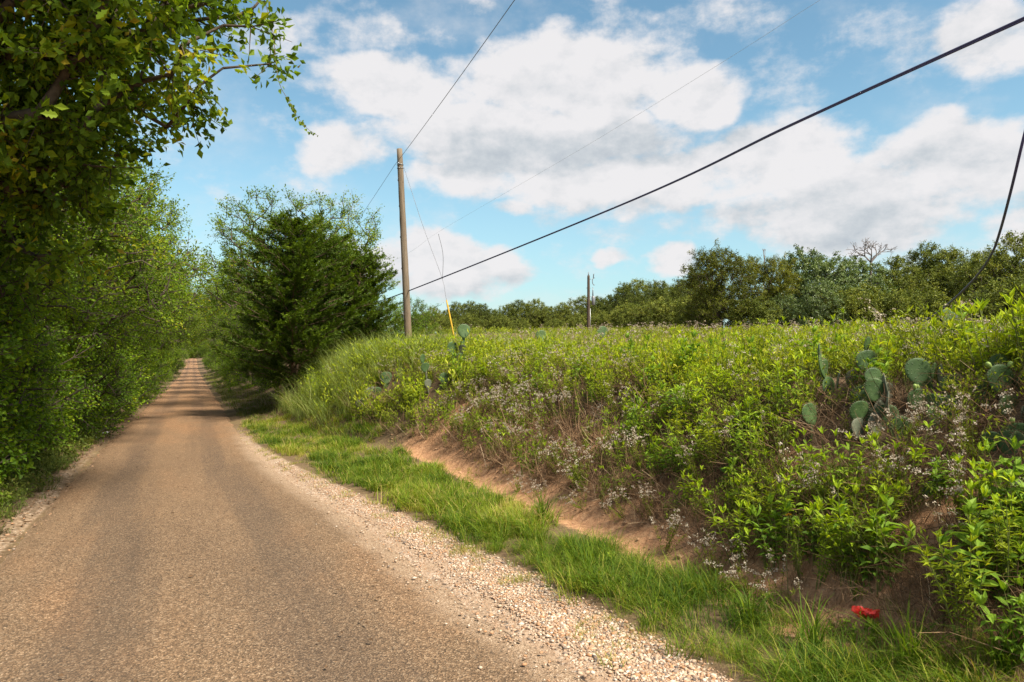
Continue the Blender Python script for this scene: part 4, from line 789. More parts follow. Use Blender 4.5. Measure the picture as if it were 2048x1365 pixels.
def split_meshes(proto, mats, names):
    v, f, t, m_ = proto; res = {}
    for k, nme in enumerate(names):
        ff = f[m_ == k]
        if len(ff) == 0: continue
        u, inv = np.unique(ff, return_inverse=True); res[nme] = mesh(nme, v[u], inv.reshape(-1, 3), mats[k], attrs={'tint': t[u]})
    return res

RG = np.random.default_rng(2024); REDXY = hit(1732, 1262)[:2]
def inview(x, y, margin=9.):
    b = np.degrees(np.arctan2(x, y)); return (b > -11.8 - margin) & (b < 67 + margin) & (y > .2)
def scat(n, x0, x1, y0, y1, dens=None):
    x = RG.uniform(x0, x1, n); y = RG.uniform(y0, y1, n); k = inview(x, y)
    if dens is not None: k &= RG.random(n) < dens(x, y)
    return x[k], y[k]
def nocactus(x, y, r=.33): 
    d = np.full(len(x), 9.)
    for c in CACT:                       # the slope just below each cactus is thin too
        n_ = np.hypot(c[0], c[1]); ux, uy = -c[0] / n_, -c[1] / n_; t = np.clip((x - c[0]) * ux + (y - c[1]) * uy, 0, .62); d = np.minimum(d, np.hypot(x - c[0] - ux * t, y - c[1] - uy * t))
    d = np.minimum(d, np.hypot(x - REDXY[0] + .05, y - REDXY[1] + .08) - .06)
    return d > r
def fill(g, protos, x, y, s0, s1, tilt=.12, tint=0., zoff=0.):
    z = H(x, y) + zoff; k = RG.integers(0, len(protos), len(x)); tint = np.broadcast_to(tint, x.shape)
    for i, p in enumerate(protos):
        q = k == i; m_ = int(q.sum())
        if m_: stamp(g, p, np.stack([x[q], y[q], z[q]], 1), RG.uniform(0, 6.28, m_), RG.uniform(s0, s1, m_), RG.normal(size=(m_, 2)) * tilt, tint[q] + RG.normal(size=m_) * .06)
def fill2(g, near_p, far_p, dist, x, y, s0, s1, tilt=.12, tint=0.):
    tint = np.broadcast_to(tint, x.shape); q = np.hypot(x, y) < dist; fill(g, near_p, x[q], y[q], s0, s1, tilt, tint[q]); fill(g, far_p, x[~q], y[~q], s0, s1, tilt, tint[~q])
def stuff(name, g, mats, label, cat):
    o = obj(name, g.mesh(name, mats)); tag(o, label, cat, kind='stuff'); print(name, sum(len(f) for f in g.f)); return o

# verge grass
GP = [p_grass(100 + i, 46, .22, .10, .0042, 1.15, .16) for i in range(4)]; GPS = [p_grass(110 + i, 30, .10, .08, .0038, 1.2, .35) for i in range(3)]; GPT = [p_grass(120 + i, 30, .38, .08, .007, .9) for i in range(3)]
GPL = [p_grass(105 + i, 26, .22, .10, .0075, 1.1, .16, 2) for i in range(4)]; GPLL = [p_grass(115 + i, 16, .22, .14, .013, 1.0, .16, 2) for i in range(3)]
g = G()
def vd(x, y):
    u = (x - xg(y)) / np.maximum(xt(y) - xg(y), .3); n = vnoise(x, y, .7, 8)
    hiu = .62 + .34 * (n - .5) + .5 * sstep(-y, -5.5, -3.5); core = sstep(u, .0, .28) * (1 - sstep(u, hiu, hiu + .25)) ; core = np.where(y > 15.5, sstep(u, 0, .2) * (u < 1.6), core)
    return core * (.55 + .7 * n) * np.clip(7.5 / np.maximum(np.hypot(x, y), 4), .25, 1.)
x, y = scat(11000, 1.4, 4.8, 1.6, 25., vd); lush = vnoise(x, y, .8, 12)
q_ = vnoise(x, y, .5, 13) > .5; fill2(g, GP, GPL, 7.5, x[q_], y[q_], .85, 1.55, .25, (lush[q_] - .5) * .7); fill2(g, GP, GPL, 7.5, x[~q_], y[~q_], .45, .95, .25, (lush[~q_] - .5) * .7 + .12); print('verge tufts', len(x))
x, y = scat(900, 2.2, 4.6, 1.6, 14, lambda x, y: vd(x, y) * (vnoise(x, y, .9, 14) > .55)); fill(g, GPT, x, y, .6, 1.05, .2, -.02)
def ve(x, y):
    u = (x - xg(y)); n = vnoise(x, y, .35, 9); return (np.exp(-(u / .2) ** 2) * (n > .42) + .45 * (n > .6) * (np.abs(x - xt(y)) < .25)) * np.clip(8 / np.maximum(np.hypot(x, y), 4), .3, 1)
x, y = scat(7000, 1.3, 4.8, 1.6, 25., ve); fill2(g, GPS, [p_grass(118, 16, .10, .09, .007, 1.1, .3, 2)], 7.5, x, y, .6, 1.2, .2, .16)
LV = [p_fine(220 + i, 60, .14, .13, .026, .013, 6) for i in range(3)]; x, y = scat(1500, 1.5, 4.8, 1.6, 20., lambda x, y: vd(x, y) * (vnoise(x, y, .6, 15) > .55)); fill(g, [(p[0], p[1], p[2] * .8, p[3] * 0) for p in LV], x, y, .6, 1.3, .2, .0)
stuff('verge_grass', g, [GRASS], 'green grass strip between the gravel shoulder and the earth bank', 'grass')
# wispy tall grass near the cedars
WP = [p_grass(130 + i, 44, .95, .14, .008, 1.05, .14, 3) for i in range(3)]
g = G(); x, y = scat(1150, 2.9, 9.5, 13.5, 27.5, lambda x, y: sstep(y + (x - 5) * .9, 15.5, 19) * (x > xt(y) + .1) * (1 - .75 * sstep(x, 6.5, 8.)) * (1 - sstep(y, 25, 27.5)) * (.4 + .8 * vnoise(x, y, 1.2, 20)))
k = nocactus(x, y, .4); x, y = x[k], y[k]; fill(g, WP, x, y, .55, 1.55, .28, 0.); print('wisps', len(x))
stuff('tall_wispy_grass', g, [WISP], 'pale wispy tall grass on the bank in front of the cedars', 'grass')

# bank cover
FNL = [p_fine(145 + i, 38, .36, .22, .06, .024, 3) for i in range(3)]; FNBL = [p_fine(155 + i, 26, .6, .25, .095, .035, 3) for i in range(3)]
FN = [p_fine(140 + i, 84, .34, .2, .039, .0135, 6) for i in range(4)]; FNB = [p_fine(150 + i, 54, .6, .22, .056, .018, 5) for i in range(3)]
LF = [p_leafy(160 + i, 3, .42, 16, .075, .02) for i in range(3)]; DDL = [p_dead(175 + i, 5, .5, .3, .0045) for i in range(3)]; DD = [p_dead(170 + i, 14, .44, .3, .0026) for i in range(4)]; DG = [p_grass(180 + i, 34, .3, .1, .004, 1.1, 1.) for i in range(2)]
FL = [p_flower(190 + i, 4, .5, 4, 8, .008, .5, 30) for i in range(3)]; FLF = [p_flower(195 + i, 3, .7, 4, 6, .0145, .3, 12, .12) for i in range(3)]
def patch(x, y): return np.exp(-(((y - 8.8) / 2.6) ** 2 + (((x - xt(y)) / BW - .42) / .30) ** 2))
def sl(x, y): return (x - xt(y)) / BW
def dfall(x, y, a=6.5): return np.clip(a / np.maximum(np.hypot(x, y), 4), .22, 1.)
gb = G(); gd_ = G(); gf = G(); gl = G()
x, y = scat(16500, 3.0, 8.2, 0.4, 25, lambda x, y: (sl(x, y) > .03) * sstep(sl(x, y), .04, .26) * dfall(x, y) * (.25 + .75 * vnoise(x, y, 1.1, 30)) * .62 * (1 - .8 * np.clip(patch(x, y), 0, 1))); k = nocactus(x, y, .2); x, y = x[k], y[k]
hi = sstep(sl(x, y), .35, .95); fill2(gb, FN, FNL, 8.5, x, y, .65, 1.25, .2, (hi - .5) * .32 + (vnoise(x, y, .9, 31) - .5) * .3); print('fine', len(x))
x, y = scat(7200, 3.9, 8., 0.4, 20, lambda x, y: sstep(sl(x, y), .03, .15) * (1 - sstep(sl(x, y), .85, 1.1)) * dfall(x, y) * np.clip((vnoise(x, y, 1.0, 33) > .3) * .8 + patch(x, y), 0, 1)); k = nocactus(x, y, .08); x, y = x[k], y[k]
fill2(gd_, DD, DDL, 9., x, y, .6, 1.15, .3, (vnoise(x, y, .5, 34) - .5) * .3); print('dead', len(x))
x, y = scat(2600, 3.8, 7., 0.4, 16, lambda x, y: (sstep(sl(x, y), .06, .18) + (y < 4.2) * (sl(x, y) > -.08)) * (1 - sstep(sl(x, y), .4, .7)) * dfall(x, y) * .8); k = nocactus(x, y, .1); x, y = x[k], y[k]; fill(gd_, DG, x, y, .5, 1.1, .3, -.3)
x, y = scat(4600, 3.2, 8.4, 0.4, 25, lambda x, y: sstep(sl(x, y), .04, .3) * dfall(x, y, 9.) * (vnoise(x, y, 1.0, 36) > .40) * .75 * (1 - .8 * np.clip(patch(x, y), 0, 1))); k = nocactus(x, y, .3); x, y = x[k], y[k]
fill(gl, LF, x, y, .6, 1.2, .2, (sstep(sl(x, y), .3, .9) - .5) * .25 + .05); print('leafy stuff', len(x))
x, y = scat(1500, 4., 9., 0.4, 24, lambda x, y: sstep(sl(x, y), .12, .4) * dfall(x, y) * sstep(vnoise(x, y, 1.3, 38), .42, .7) * .28); k = nocactus(x, y, .12); x, y = x[k], y[k]; fill(gf, FL, x, y, .7, 1.15, .3, 0.); print('flow', len(x))
# the field on top
def fd(x, y): return (sl(x, y) > .95) * np.clip(11 / np.maximum(np.hypot(x, y), 4), .05, 1.)
x, y = scat(26000, 6.2, 42, 1., 52, lambda x, y: fd(x, y) * .5 * (.4 + .8 * vnoise(x, y, 1.6, 40)) * ~((y > 26) & (x < 12))); k = nocactus(x, y, .3); x, y = x[k], y[k]
fill2(gb, FNB, FNBL, 12., x, y, .75, 1.15, .15, (vnoise(x, y, 2.2, 41) - .38) * .55); print('field fine', len(x))
x, y = scat(14000, 6.4, 42, 1., 50, lambda x, y: fd(x, y) * .20 * sstep(vnoise(x, y, 2.4, 42), .40, .7) * ~((y > 26) & (x < 12))); k = nocactus(x, y, .3); x, y = x[k], y[k]
fill(gf, FLF, x, y, .75, 1.2, .15, 0.); print('field flow', len(x))
x, y = scat(6000, 6.4, 30, 1., 34, lambda x, y: fd(x, y) * .3 * (vnoise(x, y, 1.9, 44) > .52) * ~((y > 25) & (x < 12))); k = nocactus(x, y, .36); x, y = x[k], y[k]; fill(gl, LF, x, y, .9, 1.45, .15, .12)
x, y = scat(9000, 6.4, 34, 1., 40, lambda x, y: fd(x, y) * .42 * (vnoise(x, y, 2.2, 45) > .45)); k = nocactus(x, y, .3); x, y = x[k], y[k]; fill2(gd_, DDL, DDL, 9., x, y, .9, 1.35, .2, .1)
x, y = scat(260, 5.4, 9., 1.6, 6.5, lambda x, y: (sl(x, y) > .8)); k = nocactus(x, y, .45); x, y = x[k], y[k]; fill(gb, FNB, x, y, .8, 1.15, .2, .1); q_ = y < 4.; fill(gb, FNB, x[q_] + .15, y[q_], 1.0, 1.45, .2, .05); fill(gl, LF, x[q_] - .1, y[q_] + .1, 1.3, 1.9, .2, .1); fill(gf, FL, x[::8], y[::8], 1.0, 1.4, .25, 0.)
x, y = scat(1000, 3.0, 8.5, 13.5, 26, lambda x, y: sstep(sl(x, y), .1, .35) * (vnoise(x, y, .9, 90) > .38) * (1 - sstep(y, 23, 26))); k = nocactus(x, y, .3); x, y = x[k], y[k]; fill(gb, FNL, x, y, 1.0, 2.0, .25, .1 + (vnoise(x, y, .7, 91) - .5) * .4); fill(gl, LF, x[::2] + .1, y[::2], .9, 1.7, .25, .12)
stuff('bank_weeds', gb, [FINE, STEM], 'yellow-green fine-leaved weeds covering the bank and the field', 'weeds')
stuff('dead_brush', gd_, [DEAD], 'tangled dry brown stems on the middle of the bank', 'brush')
stuff('leafy_undergrowth', gl, [WEED, STEM], 'low broad-leaved green undergrowth between the taller weeds', 'undergrowth')
stuff('field_flowers', gf, [FINE, RSTEM, FLOWER], 'faded white flower heads scattered through the field and bank', 'flowers')
# left verge
SVL = [p_fine(215 + i, 26, .28, .2, .075, .04, 3) for i in range(2)]; SV = [p_fine(210 + i, 60, .28, .18, .044, .022, 6) for i in range(3)]; gs = G()
x, y = scat(5200, -4.2, -1.9, 7.5, 42, lambda x, y: sstep(-x, -xl(y) + .05, -xl(y) + .5) * np.clip(15 / y, .25, 1) * (.3 + .8 * vnoise(x, y, .9, 50)) * .6); fill2(gs, SV, SVL, 17., x, y, .5, 1.3, .2, (vnoise(x, y, .8, 51) - .5) * .4)
x, y = scat(2600, -3.6, -1.9, 7.5, 120, lambda x, y: sstep(-x, -xl(y) + .0, -xl(y) + .3) * np.clip(20 / y, .3, 1) * (vnoise(x, y, .9, 52) > .4)); fill2(gs, GPL, GPLL, 16., x, y, .5, 1.2, .2, 0.)
x, y = scat(2500, 1.5, 3.6, 24, 140, lambda x, y: sstep(x, xg(y) + .05, xg(y) + .4) * np.clip(30 / y, .3, 1)); fill2(gs, GPL, GPLL, 20., x, y, .8, 1.5, .2, .15); 
stuff('roadside_weeds', gs, [SHADEG, STEM], 'low weeds and grass along the left edge of the road', 'weeds')

# fallen leaves and twigs along the left edge
gl2 = G(); x, y = scat(9000, -3.4, -1.5, 7.5, 34, lambda x, y: np.exp(-((x - xl(y) + .35) / .4) ** 2) * np.clip(12 / y, .25, 1) * (.3 + vnoise(x, y, .6, 70)) * .6); n_ = len(x)
z = np.where(x > xl(y) + .1, rz(y) + .03, H(x, y) + .015); a = RG.uniform(0, 6.28, n_); v, f, kk = leaves(np.stack([x, y, z], 1), np.stack([np.cos(a), np.sin(a), RG.normal(size=n_) * .12], 1), norm(RG.normal(size=(n_, 3)) * .25 + (0, 0, 1)), RG.uniform(.03, .08, n_), RG.uniform(.015, .04, n_), fold=.3)
gl2.add(v, f, np.repeat(np.clip(RG.normal(size=n_) * .2 + .4, 0, 1), kk)); n2_ = 160; x, y, a = x[:n2_], y[:n2_], a[:n2_]; p0 = np.stack([x, y, z[:n2_] + .01], 1); gl2.add(*tubes(p0, p0 + np.stack([np.cos(a), np.sin(a), a * 0 + .03], 1) * RG.uniform(.08, .3, (n2_, 1)), .005, .002, 3), .3)
stuff('fallen_leaves', gl2, [DEAD], 'dry fallen leaves and twigs along the left road edge', 'leaf litter')

# gravel shoulder
ico = np.array([(0, 0, 1), (.894, 0, .447), (.276, .851, .447), (-.724, .526, .447), (-.724, -.526, .447), (.276, -.851, .447), (.724, .526, -.447), (-.276, .851, -.447), (-.894, 0, -.447), (-.276, -.851, -.447), (.724, -.526, -.447), (0, 0, -1)])
icf = np.array([(0, 1, 2), (0, 2, 3), (0, 3, 4), (0, 4, 5), (0, 5, 1), (1, 6, 2), (2, 7, 3), (3, 8, 4), (4, 9, 5), (5, 10, 1), (6, 7, 2), (7, 8, 3), (8, 9, 4), (9, 10, 5), (10, 6, 1), (6, 11, 7), (7, 11, 8), (8, 11, 9), (9, 11, 10), (10, 11, 6)])
OCT = (np.array([(1., 0, 0), (0, 1., 0), (-1., 0, 0), (0, -1., 0), (0, 0, .8), (0, 0, -.8)]), np.array([(0, 1, 4), (1, 2, 4), (2, 3, 4), (3, 0, 4), (1, 0, 5), (2, 1, 5), (3, 2, 5), (0, 3, 5)]))
SP = []
for i in range(6):
    rr = np.random.default_rng(300 + i); SP.append((ico * (1 + rr.normal(size=(12, 1)) * .16) * np.array([1.15, .85, .55]) * rr.uniform(.85, 1.15, 3), icf, np.full(12, .5), np.zeros(20, int)))
for i in range(6):
    rr = np.random.default_rng(320 + i); SP.append((OCT[0] * (1 + rr.normal(size=(6, 1)) * .18) * np.array([1.2, .95, .6]) * rr.uniform(.85, 1.15, 3), OCT[1], np.full(6, .5), np.zeros(8, int)))
g = G()
def gdn(x, y): 
    u = (x - xr(y)) / np.maximum(xg(y) - xr(y), .1); n = vnoise(x, y, .3, 60); d = np.hypot(x, y)
    return np.clip(sstep(u, .05, .5) * (1 - sstep(u, .85, 1.25)) + .10 * np.exp(-(u / .5) ** 2), 0, 1) * np.clip(5.5 / d, .12, 1) ** 1.2 * (.45 + .75 * n) * (1 - .35 * sstep(y, 5.5, 9.))
x, y = scat(260000, 1.3, 3.4, 1.8, 15, gdn); x, y = x[:26000], y[:26000]
z = H(x, y); rz_ = np.where(x < xr(y) + .05, rz(y) + .015, z); z = np.maximum(z, np.where(x < xr(y), rz_, z))
sz = np.clip(RG.lognormal(-4.75, .36, len(x)), .004, .022); k = RG.integers(0, 6, len(x)) + np.where((sz < .011) | (np.hypot(x, y) > 5.5), 6, 0)
for i in range(12):
    q = k == i; stamp(g, SP[i], np.stack([x[q], y[q], z[q] + sz[q] * .25], 1), RG.uniform(0, 6.28, q.sum()), sz[q], None, RG.uniform(-.5, .5, q.sum()))
x, y = scat(1300, -3., -1.7, 8., 24, lambda x, y: np.exp(-((x - xl(y)) / .22) ** 2) * np.clip(9 / y, .2, 1)); z = H(x, y); sz = np.clip(RG.lognormal(-4.5, .4, len(x)), .004, .03)
stamp(g, SP[0], np.stack([x, y, np.maximum(z, rz(y) - .0 * x) + sz * .2], 1), RG.uniform(0, 6.28, len(x)), sz, None, RG.uniform(-.5, .0, len(x)))
v, f, t, m_ = g.arr(); print('stones', len(f) // 20)
tag(obj('gravel', mesh('gravel', v, f, STONE, smooth=True, attrs={'tint': t})), 'tan and white gravel along the right shoulder of the road', 'gravel', kind='stuff')

CLOD = plain('clay_clod', (.38, .23, .135), .95, .1, .35, 60., .5, 90.); gc = G()
x, y = scat(5200, 3.4, 5.6, 1.6, 15.5, lambda x, y: np.exp(-((x - xt(y) - .15) / .35) ** 2) * dfall(x, y, 5.) * (.2 + vnoise(x, y, .4, 80)) * .6); sz = np.clip(RG.lognormal(-4.4, .5, len(x)), .004, .04); z = H(x, y)
stamp(gc, SP[0], np.stack([x, y, z + sz * .2], 1), RG.uniform(0, 6.28, len(x)), sz, RG.normal(size=(len(x), 2)) * .2)
stuff('dirt_clods', gc, [CLOD], 'crumbled orange clods on the bare strip at the bank foot', 'dirt')
gr_ = G(); x, y = scat(700, -1.9, 2.3, 2.2, 26, lambda x, y: np.clip(6 / y, .2, 1)); z = rz(y) + .035; sz = np.clip(RG.lognormal(-5., .4, len(x)), .003, .012); stamp(gr_, SP[7], np.stack([x, y, z], 1), RG.uniform(0, 6.28, len(x)), sz)
x, y = x[:70], y[:70]; x = RG.uniform(-1.8, 1.6, len(x)); a = RG.uniform(0, 6.28, len(x)); v, f, kk = leaves(np.stack([x, y, rz(y) + .045], 1), np.stack([np.cos(a), np.sin(a), a * 0], 1), norm(RG.normal(size=(len(x), 3)) * .2 + (0, 0, 1)), RG.uniform(.03, .06, len(x)), RG.uniform(.015, .03, len(x)), fold=.35); gr_.add(v, f, .2)
stuff('road_debris', gr_, [DEAD], 'loose grit and dead leaves scattered on the road', 'debris')

# ------------------------------------------------------------------ plants one can tell apart
LW = []
for i in range(4):
    hh, ll_, lw_, st_, mt_ = [(.55, .088, .026, 6, WEED), (.62, .062, .013, 8, FINE), (.48, .105, .038, 5, WEED2), (.6, .075, .02, 7, WEED)][i]
    pr, rec = p_leafy(400 + i, st_, hh, 24 if i != 1 else 34, ll_, lw_, .45, i != 1, .4, 4, True); LW.append((split_meshes(pr, [mt_, STEM], ['foliage', 'stem']), pr, rec, mt_, lw_ / ll_))
rngp = np.random.default_rng(9)
def place_rows(n_try, rows_, sep, avoid):
    out_ = []
    for ri, (s0, s1, ylo, yhi, want) in enumerate(rows_):
        pts = []
        for _ in range(n_try):
            y = rngp.uniform(ylo, yhi); x = float(xt(y)) + BW * rngp.uniform(s0, s1)
            if not inview(np.array([x]), np.array([y]), 1.)[0] or not nocactus(np.array([x]), np.array([y]), .34)[0]: continue
            if rngp.random() < .75 * float(patch(np.array([x]), np.array([y]))[0]): continue
            if all(math.hypot(x - a, y - b) > sep for a, b in avoid): pts.append((x, y)); avoid.append((x, y))
            if len(pts) >= want: break
        out_.append(sorted(pts, key=lambda p: -math.atan2(p[0], p[1])))
    return out_
taken = [(REDXY[0] - .15, REDXY[1] - .2), (REDXY[0], REDXY[1])]
rowname = ['at the foot of the bank', 'on the lower bank slope', 'halfway up the bank', 'on the upper bank slope', 'along the top of the bank']
lw = place_rows(400, [(.06, .22, 1.6, 4.4, 14), (.20, .44, 1.6, 6.0, 30), (.42, .66, 1.8, 7.5, 30), (.62, .85, 2.0, 15., 30), (.85, 1.5, 1.8, 9., 30)], .25, taken)
leafv, leaff, _ = leaves(np.zeros((1, 3)), np.array([[1., 0, 0]]), np.array([[0, 0, 1.]]), 1., .3, six=True, curl=.16)
LEAFM = {}
for mt_ in (WEED, WEED2, FINE): LEAFM[mt_.name] = [mesh('leaf', leafv, leaff, mt_, attrs={'tint': np.full(7, t)}) for t in (.42, .55, .68)]
for ri, pts in enumerate(lw):
    for k, (x, y) in enumerate(pts):
        ms, pr, rec, mt_, asp_ = LW[(k * 3 + ri + (k // 4)) % 4]; s_ = rngp.uniform(.75, 1.2) * (1.0 if ri < 4 else 1.1)
        e = obj('leafy_weed', None, None, (x, y, hz1(x, y) - .02), (rngp.normal() * .12, rngp.normal() * .12, rngp.uniform(0, 6.28)), s_)
        tag(e, f'bright green leafy weed {rowname[ri]}, {OR[k]} from the right', 'plant', 'leafy weeds on the bank')
        obj('stem', ms['stem'], e)
        if ri in (0, 1) and k < 4:                       # the nearest ones: every leaf a piece of its own
            for (b, d, nn, l_, t_) in rec:
                for q in range(len(b)):
                    X = Vector(d[q]).normalized(); Z = Vector(nn[q]); Yv = Z.cross(X).normalized(); Z = X.cross(Yv)
                    o = bpy.data.objects.new('leaf', LEAFM[mt_.name][min(2, max(0, int((t_[q] - .36) * 10)))]); COL.objects.link(o); o.parent = e
                    M = Matrix((X, Yv, Z)).transposed().to_4x4(); M.translation = Vector(b[q]); o.matrix_local = M @ Matrix.Diagonal((float(l_[q]), float(l_[q]) * asp_ / .3, float(l_[q]), 1.))
        else: obj('foliage', ms['foliage'], e)['kind'] = 'stuff'
FW = [split_meshes(p_flower(420 + i, 7, .55, 5, 9, .0088, .75, 44), [FINE, RSTEM, FLOWER], ['foliage', 'stem', 'blossom']) for i in range(3)]
fw = place_rows(400, [(-.02, .12, 2.6, 9., 6), (.15, .4, 2., 12., 9), (.4, .65, 2.2, 14., 11), (.65, .9, 2.4, 16., 11), (.9, 1.5, 2.6, 18., 12)], .26, taken)
for ri, pts in enumerate(fw):
    for k, (x, y) in enumerate(pts):
        ms = FW[(k + ri) % 3]; e = obj('flowering_weed', None, None, (x, y, hz1(x, y) - .02), (rngp.normal() * .12, rngp.normal() * .12 - (.35 if ri < 2 else 0), rngp.uniform(0, 6.28) if ri > 1 else rngp.normal() * .5), rngp.uniform(.7, 1.05) * (.7 if ri == 0 else 1))
        tag(e, f'weed with white flower clusters {rowname[ri]}, {OR[k]} from the right', 'plant', 'white flowering weeds on the bank')
        for nme in ('stem', 'foliage', 'blossom'): obj(nme, ms[nme], e)['kind'] = 'stuff' if nme != 'stem' else 'thing'
# the big ones one notices first, each where it grows
BIGL = [(1640, 985, 0, 1.0, 'tall leafy weed below the single tilting cactus pad'), (1700, 1010, 3, 1.0, 'bushy leafy weed just below the big cactus clump'), (1560, 905, 0, 1.0, 'yellow-green leafy weed left of the tilting cactus pad'), (1500, 950, 3, 1.15, 'leafy weed in the middle of the slope beside the dry brush'),
        (1810, 1000, 0, 1.0, 'leafy weed spreading under the squarish cactus pad'), (1880, 1010, 2, .8, 'dark leafy weed beside the small low cactus'), (1750, 1190, 2, 1.25, 'large dark-leaved weed standing above the red plastic'), (1690, 1150, 0, 1.2, 'bright leafy weed just left of the large dark-leaved one'),
        (1970, 1235, 2, 1.25, 'broad-leaved weed in the lower right corner'), (1930, 1130, 0, 1.15, 'leafy weed above the broad-leaved corner weed'), (2035, 1180, 3, 1.2, 'leafy weed cut off by the right picture edge, lower slope'), (1570, 1100, 3, 1.1, 'leafy weed rising from dry grass left of the red plastic'),
        (1440, 1060, 0, .9, 'small leafy weed near the end of the bare strip'), (1400, 900, 3, .95, 'leafy weed at the border of the dry brush'), (2010, 1060, 0, 1.0, 'leafy weed under the big round-padded cactus'), (1320, 960, 2, .75, 'small dark weed alone on the bare strip')]
for k, (px, py, v_, s_, lab) in enumerate(BIGL):
    p = hit(px, py); ms, pr, rec, mt_, asp_ = LW[v_]; e = obj('leafy_weed', None, None, (p[0], p[1], hz1(p[0], p[1]) - .02), (rngp.normal() * .1, rngp.normal() * .1, k * 1.7), s_); tag(e, lab, 'plant', 'leafy weeds on the bank')
    obj('stem', ms['stem'], e); obj('foliage', ms['foliage'], e)['kind'] = 'stuff'
BIGF = [(1770, 935, .8, 'cream flower clusters in front of the big cactus clump'), (1815, 905, .8, 'cream-flowered weed between the two middle cacti'), (1945, 905, .9, 'dense cream-flowered weed left of the big round-padded cactus'), (1960, 930, .8, 'flowering weed at the foot of the big round-padded cactus'),
        (1975, 735, 1.2, 'tall flowering weed behind the big round-padded cactus'), (2030, 730, 1.2, 'tall flowering weed at the right picture edge by the crest'), (1880, 700, 1.1, 'flowering weed on the crest below the hanging cable'), (1345, 850, .9, 'flowering weed over the right end of the dry brush'),
        (1280, 880, .9, 'flowering weed over the left end of the dry brush'), (1480, 910, .9, 'flowering weed on the mid slope beside leafy weeds'), (1330, 1110, .75, 'sprawling white-flowered weed on the bare strip, farthest of three'), (1430, 1160, .75, 'sprawling white-flowered weed on the bare strip, middle of three'), (1500, 1195, .75, 'sprawling white-flowered weed on the bare strip, nearest of three'),
        (1590, 1040, .9, 'pinkish flower spike among the mid-slope weeds'), (1800, 1030, .9, 'flowering weed on the dark slope below the cacti'), (1930, 1040, .9, 'flowering weed below the small low cactus'), (1120, 840, .9, 'flowering weed above the far end of the bare strip'), (960, 840, .9, 'flowering weed below the lone round cactus pad'), (1060, 860, .85, 'flowering weed hanging over the bare strip')]
for k, (px, py, s_, lab) in enumerate(BIGF):
    p = hit(px, py); ms = FW[k % 3]; e = obj('flowering_weed', None, None, (p[0], p[1], hz1(p[0], p[1]) - .02), (rngp.normal() * .1, -.2 + rngp.normal() * .1, k * 2.1), s_); tag(e, lab, 'plant', 'white flowering weeds on the bank')
    for nme in ('stem', 'foliage', 'blossom'): obj(nme, ms[nme], e)['kind'] = 'stuff' if nme != 'stem' else 'thing'
# clump of coarse grass blades in the verge
CG = [p_grass(440 + i, 60, .48, .07, .011, .95, .02, 4) for i in range(2)]; CGM = [mesh('blades', p[0], p[1], GRASS, attrs={'tint': np.clip(p[2] * .8, 0, 1)}) for p in CG]
for i, (px, py, zc, lab) in enumerate([(1500, 1240, 4.9, 'coarse blue-green grass clump in the verge left of the red plastic'), (1620, 1290, 4.4, 'coarse grass clump beside the red plastic, arching toward the road'), (1085, 1030, 8.1, 'upright pale grass clump at the edge of the bare dirt'), (1180, 1140, 6.2, 'dense grass clump by the end of the gravel'), (2010, 1330, 4.0, 'yellowish grass clump in the lower right corner'), (1820, 1330, 4.1, 'grass clump below the leafy weeds in the lower right')]):
    p = hit(px, py + 12); e = obj('grass_clump', None, None, (p[0], p[1], hz1(p[0], p[1])), (0, 0, i * 1.3), .8 + .1 * (i % 3)); tag(e, lab, 'grass clump', 'grass clumps in the verge'); obj('blades', CGM[i % 2], e)['kind'] = 'stuff'

# small yellow and orange flower heads
PET = leaves(np.zeros((9, 3)), np.stack([np.cos(np.arange(9) * .698), np.sin(np.arange(9) * .698), np.full(9, .1)], 1), np.tile([0, 0, 1.], (9, 1)), .02, .01)
YFL = plain('yellow_petal', (.75, .42, .02), .6, .3, .15, 30.); BRC = plain('flower_disc', (.09, .04, .02), .9, .1, .2, 40.)
PETM = mesh('petals', PET[0], PET[1], YFL); dv, df = polytube([(0, 0, -.002), (0, 0, .004), (0, 0, .008)], [.006, .007, .003], 7); DISC = mesh('disc', dv, df, BRC, smooth=True)
for i, (px, py, zc, lab) in enumerate([(1933, 1210, 4.45, 'yellow daisy-like flower low in the right-hand weeds'), (1898, 796, 5.75, 'orange-yellow flower between the cactus pads'), (106, 885, 15., 'small yellow flower in the left roadside weeds'), (1577, 1030, 5.1, 'small dark-centred flower among the dry stems')]):
    p = at(px, py, zc); gz_ = hz1(p[0], p[1]); e = obj('daisy_flower', None, None, (p[0], p[1], gz_), (0, 0, i), 1.); tag(e, lab, 'flower'); hh = max(.1, p[2] - gz_)
    v, f = polytube([(0, 0, -.02), (.02, 0, hh * .5), (0, 0, hh)], [.003, .0025, .002], 5); obj('stem', mesh('flower_stem', v, f, STEM), e); h_ = obj('petals', PETM, e, (0, 0, hh), (.7, .1, -TH)); h_.scale = (1.4,) * 3; obj('disc', DISC, h_)

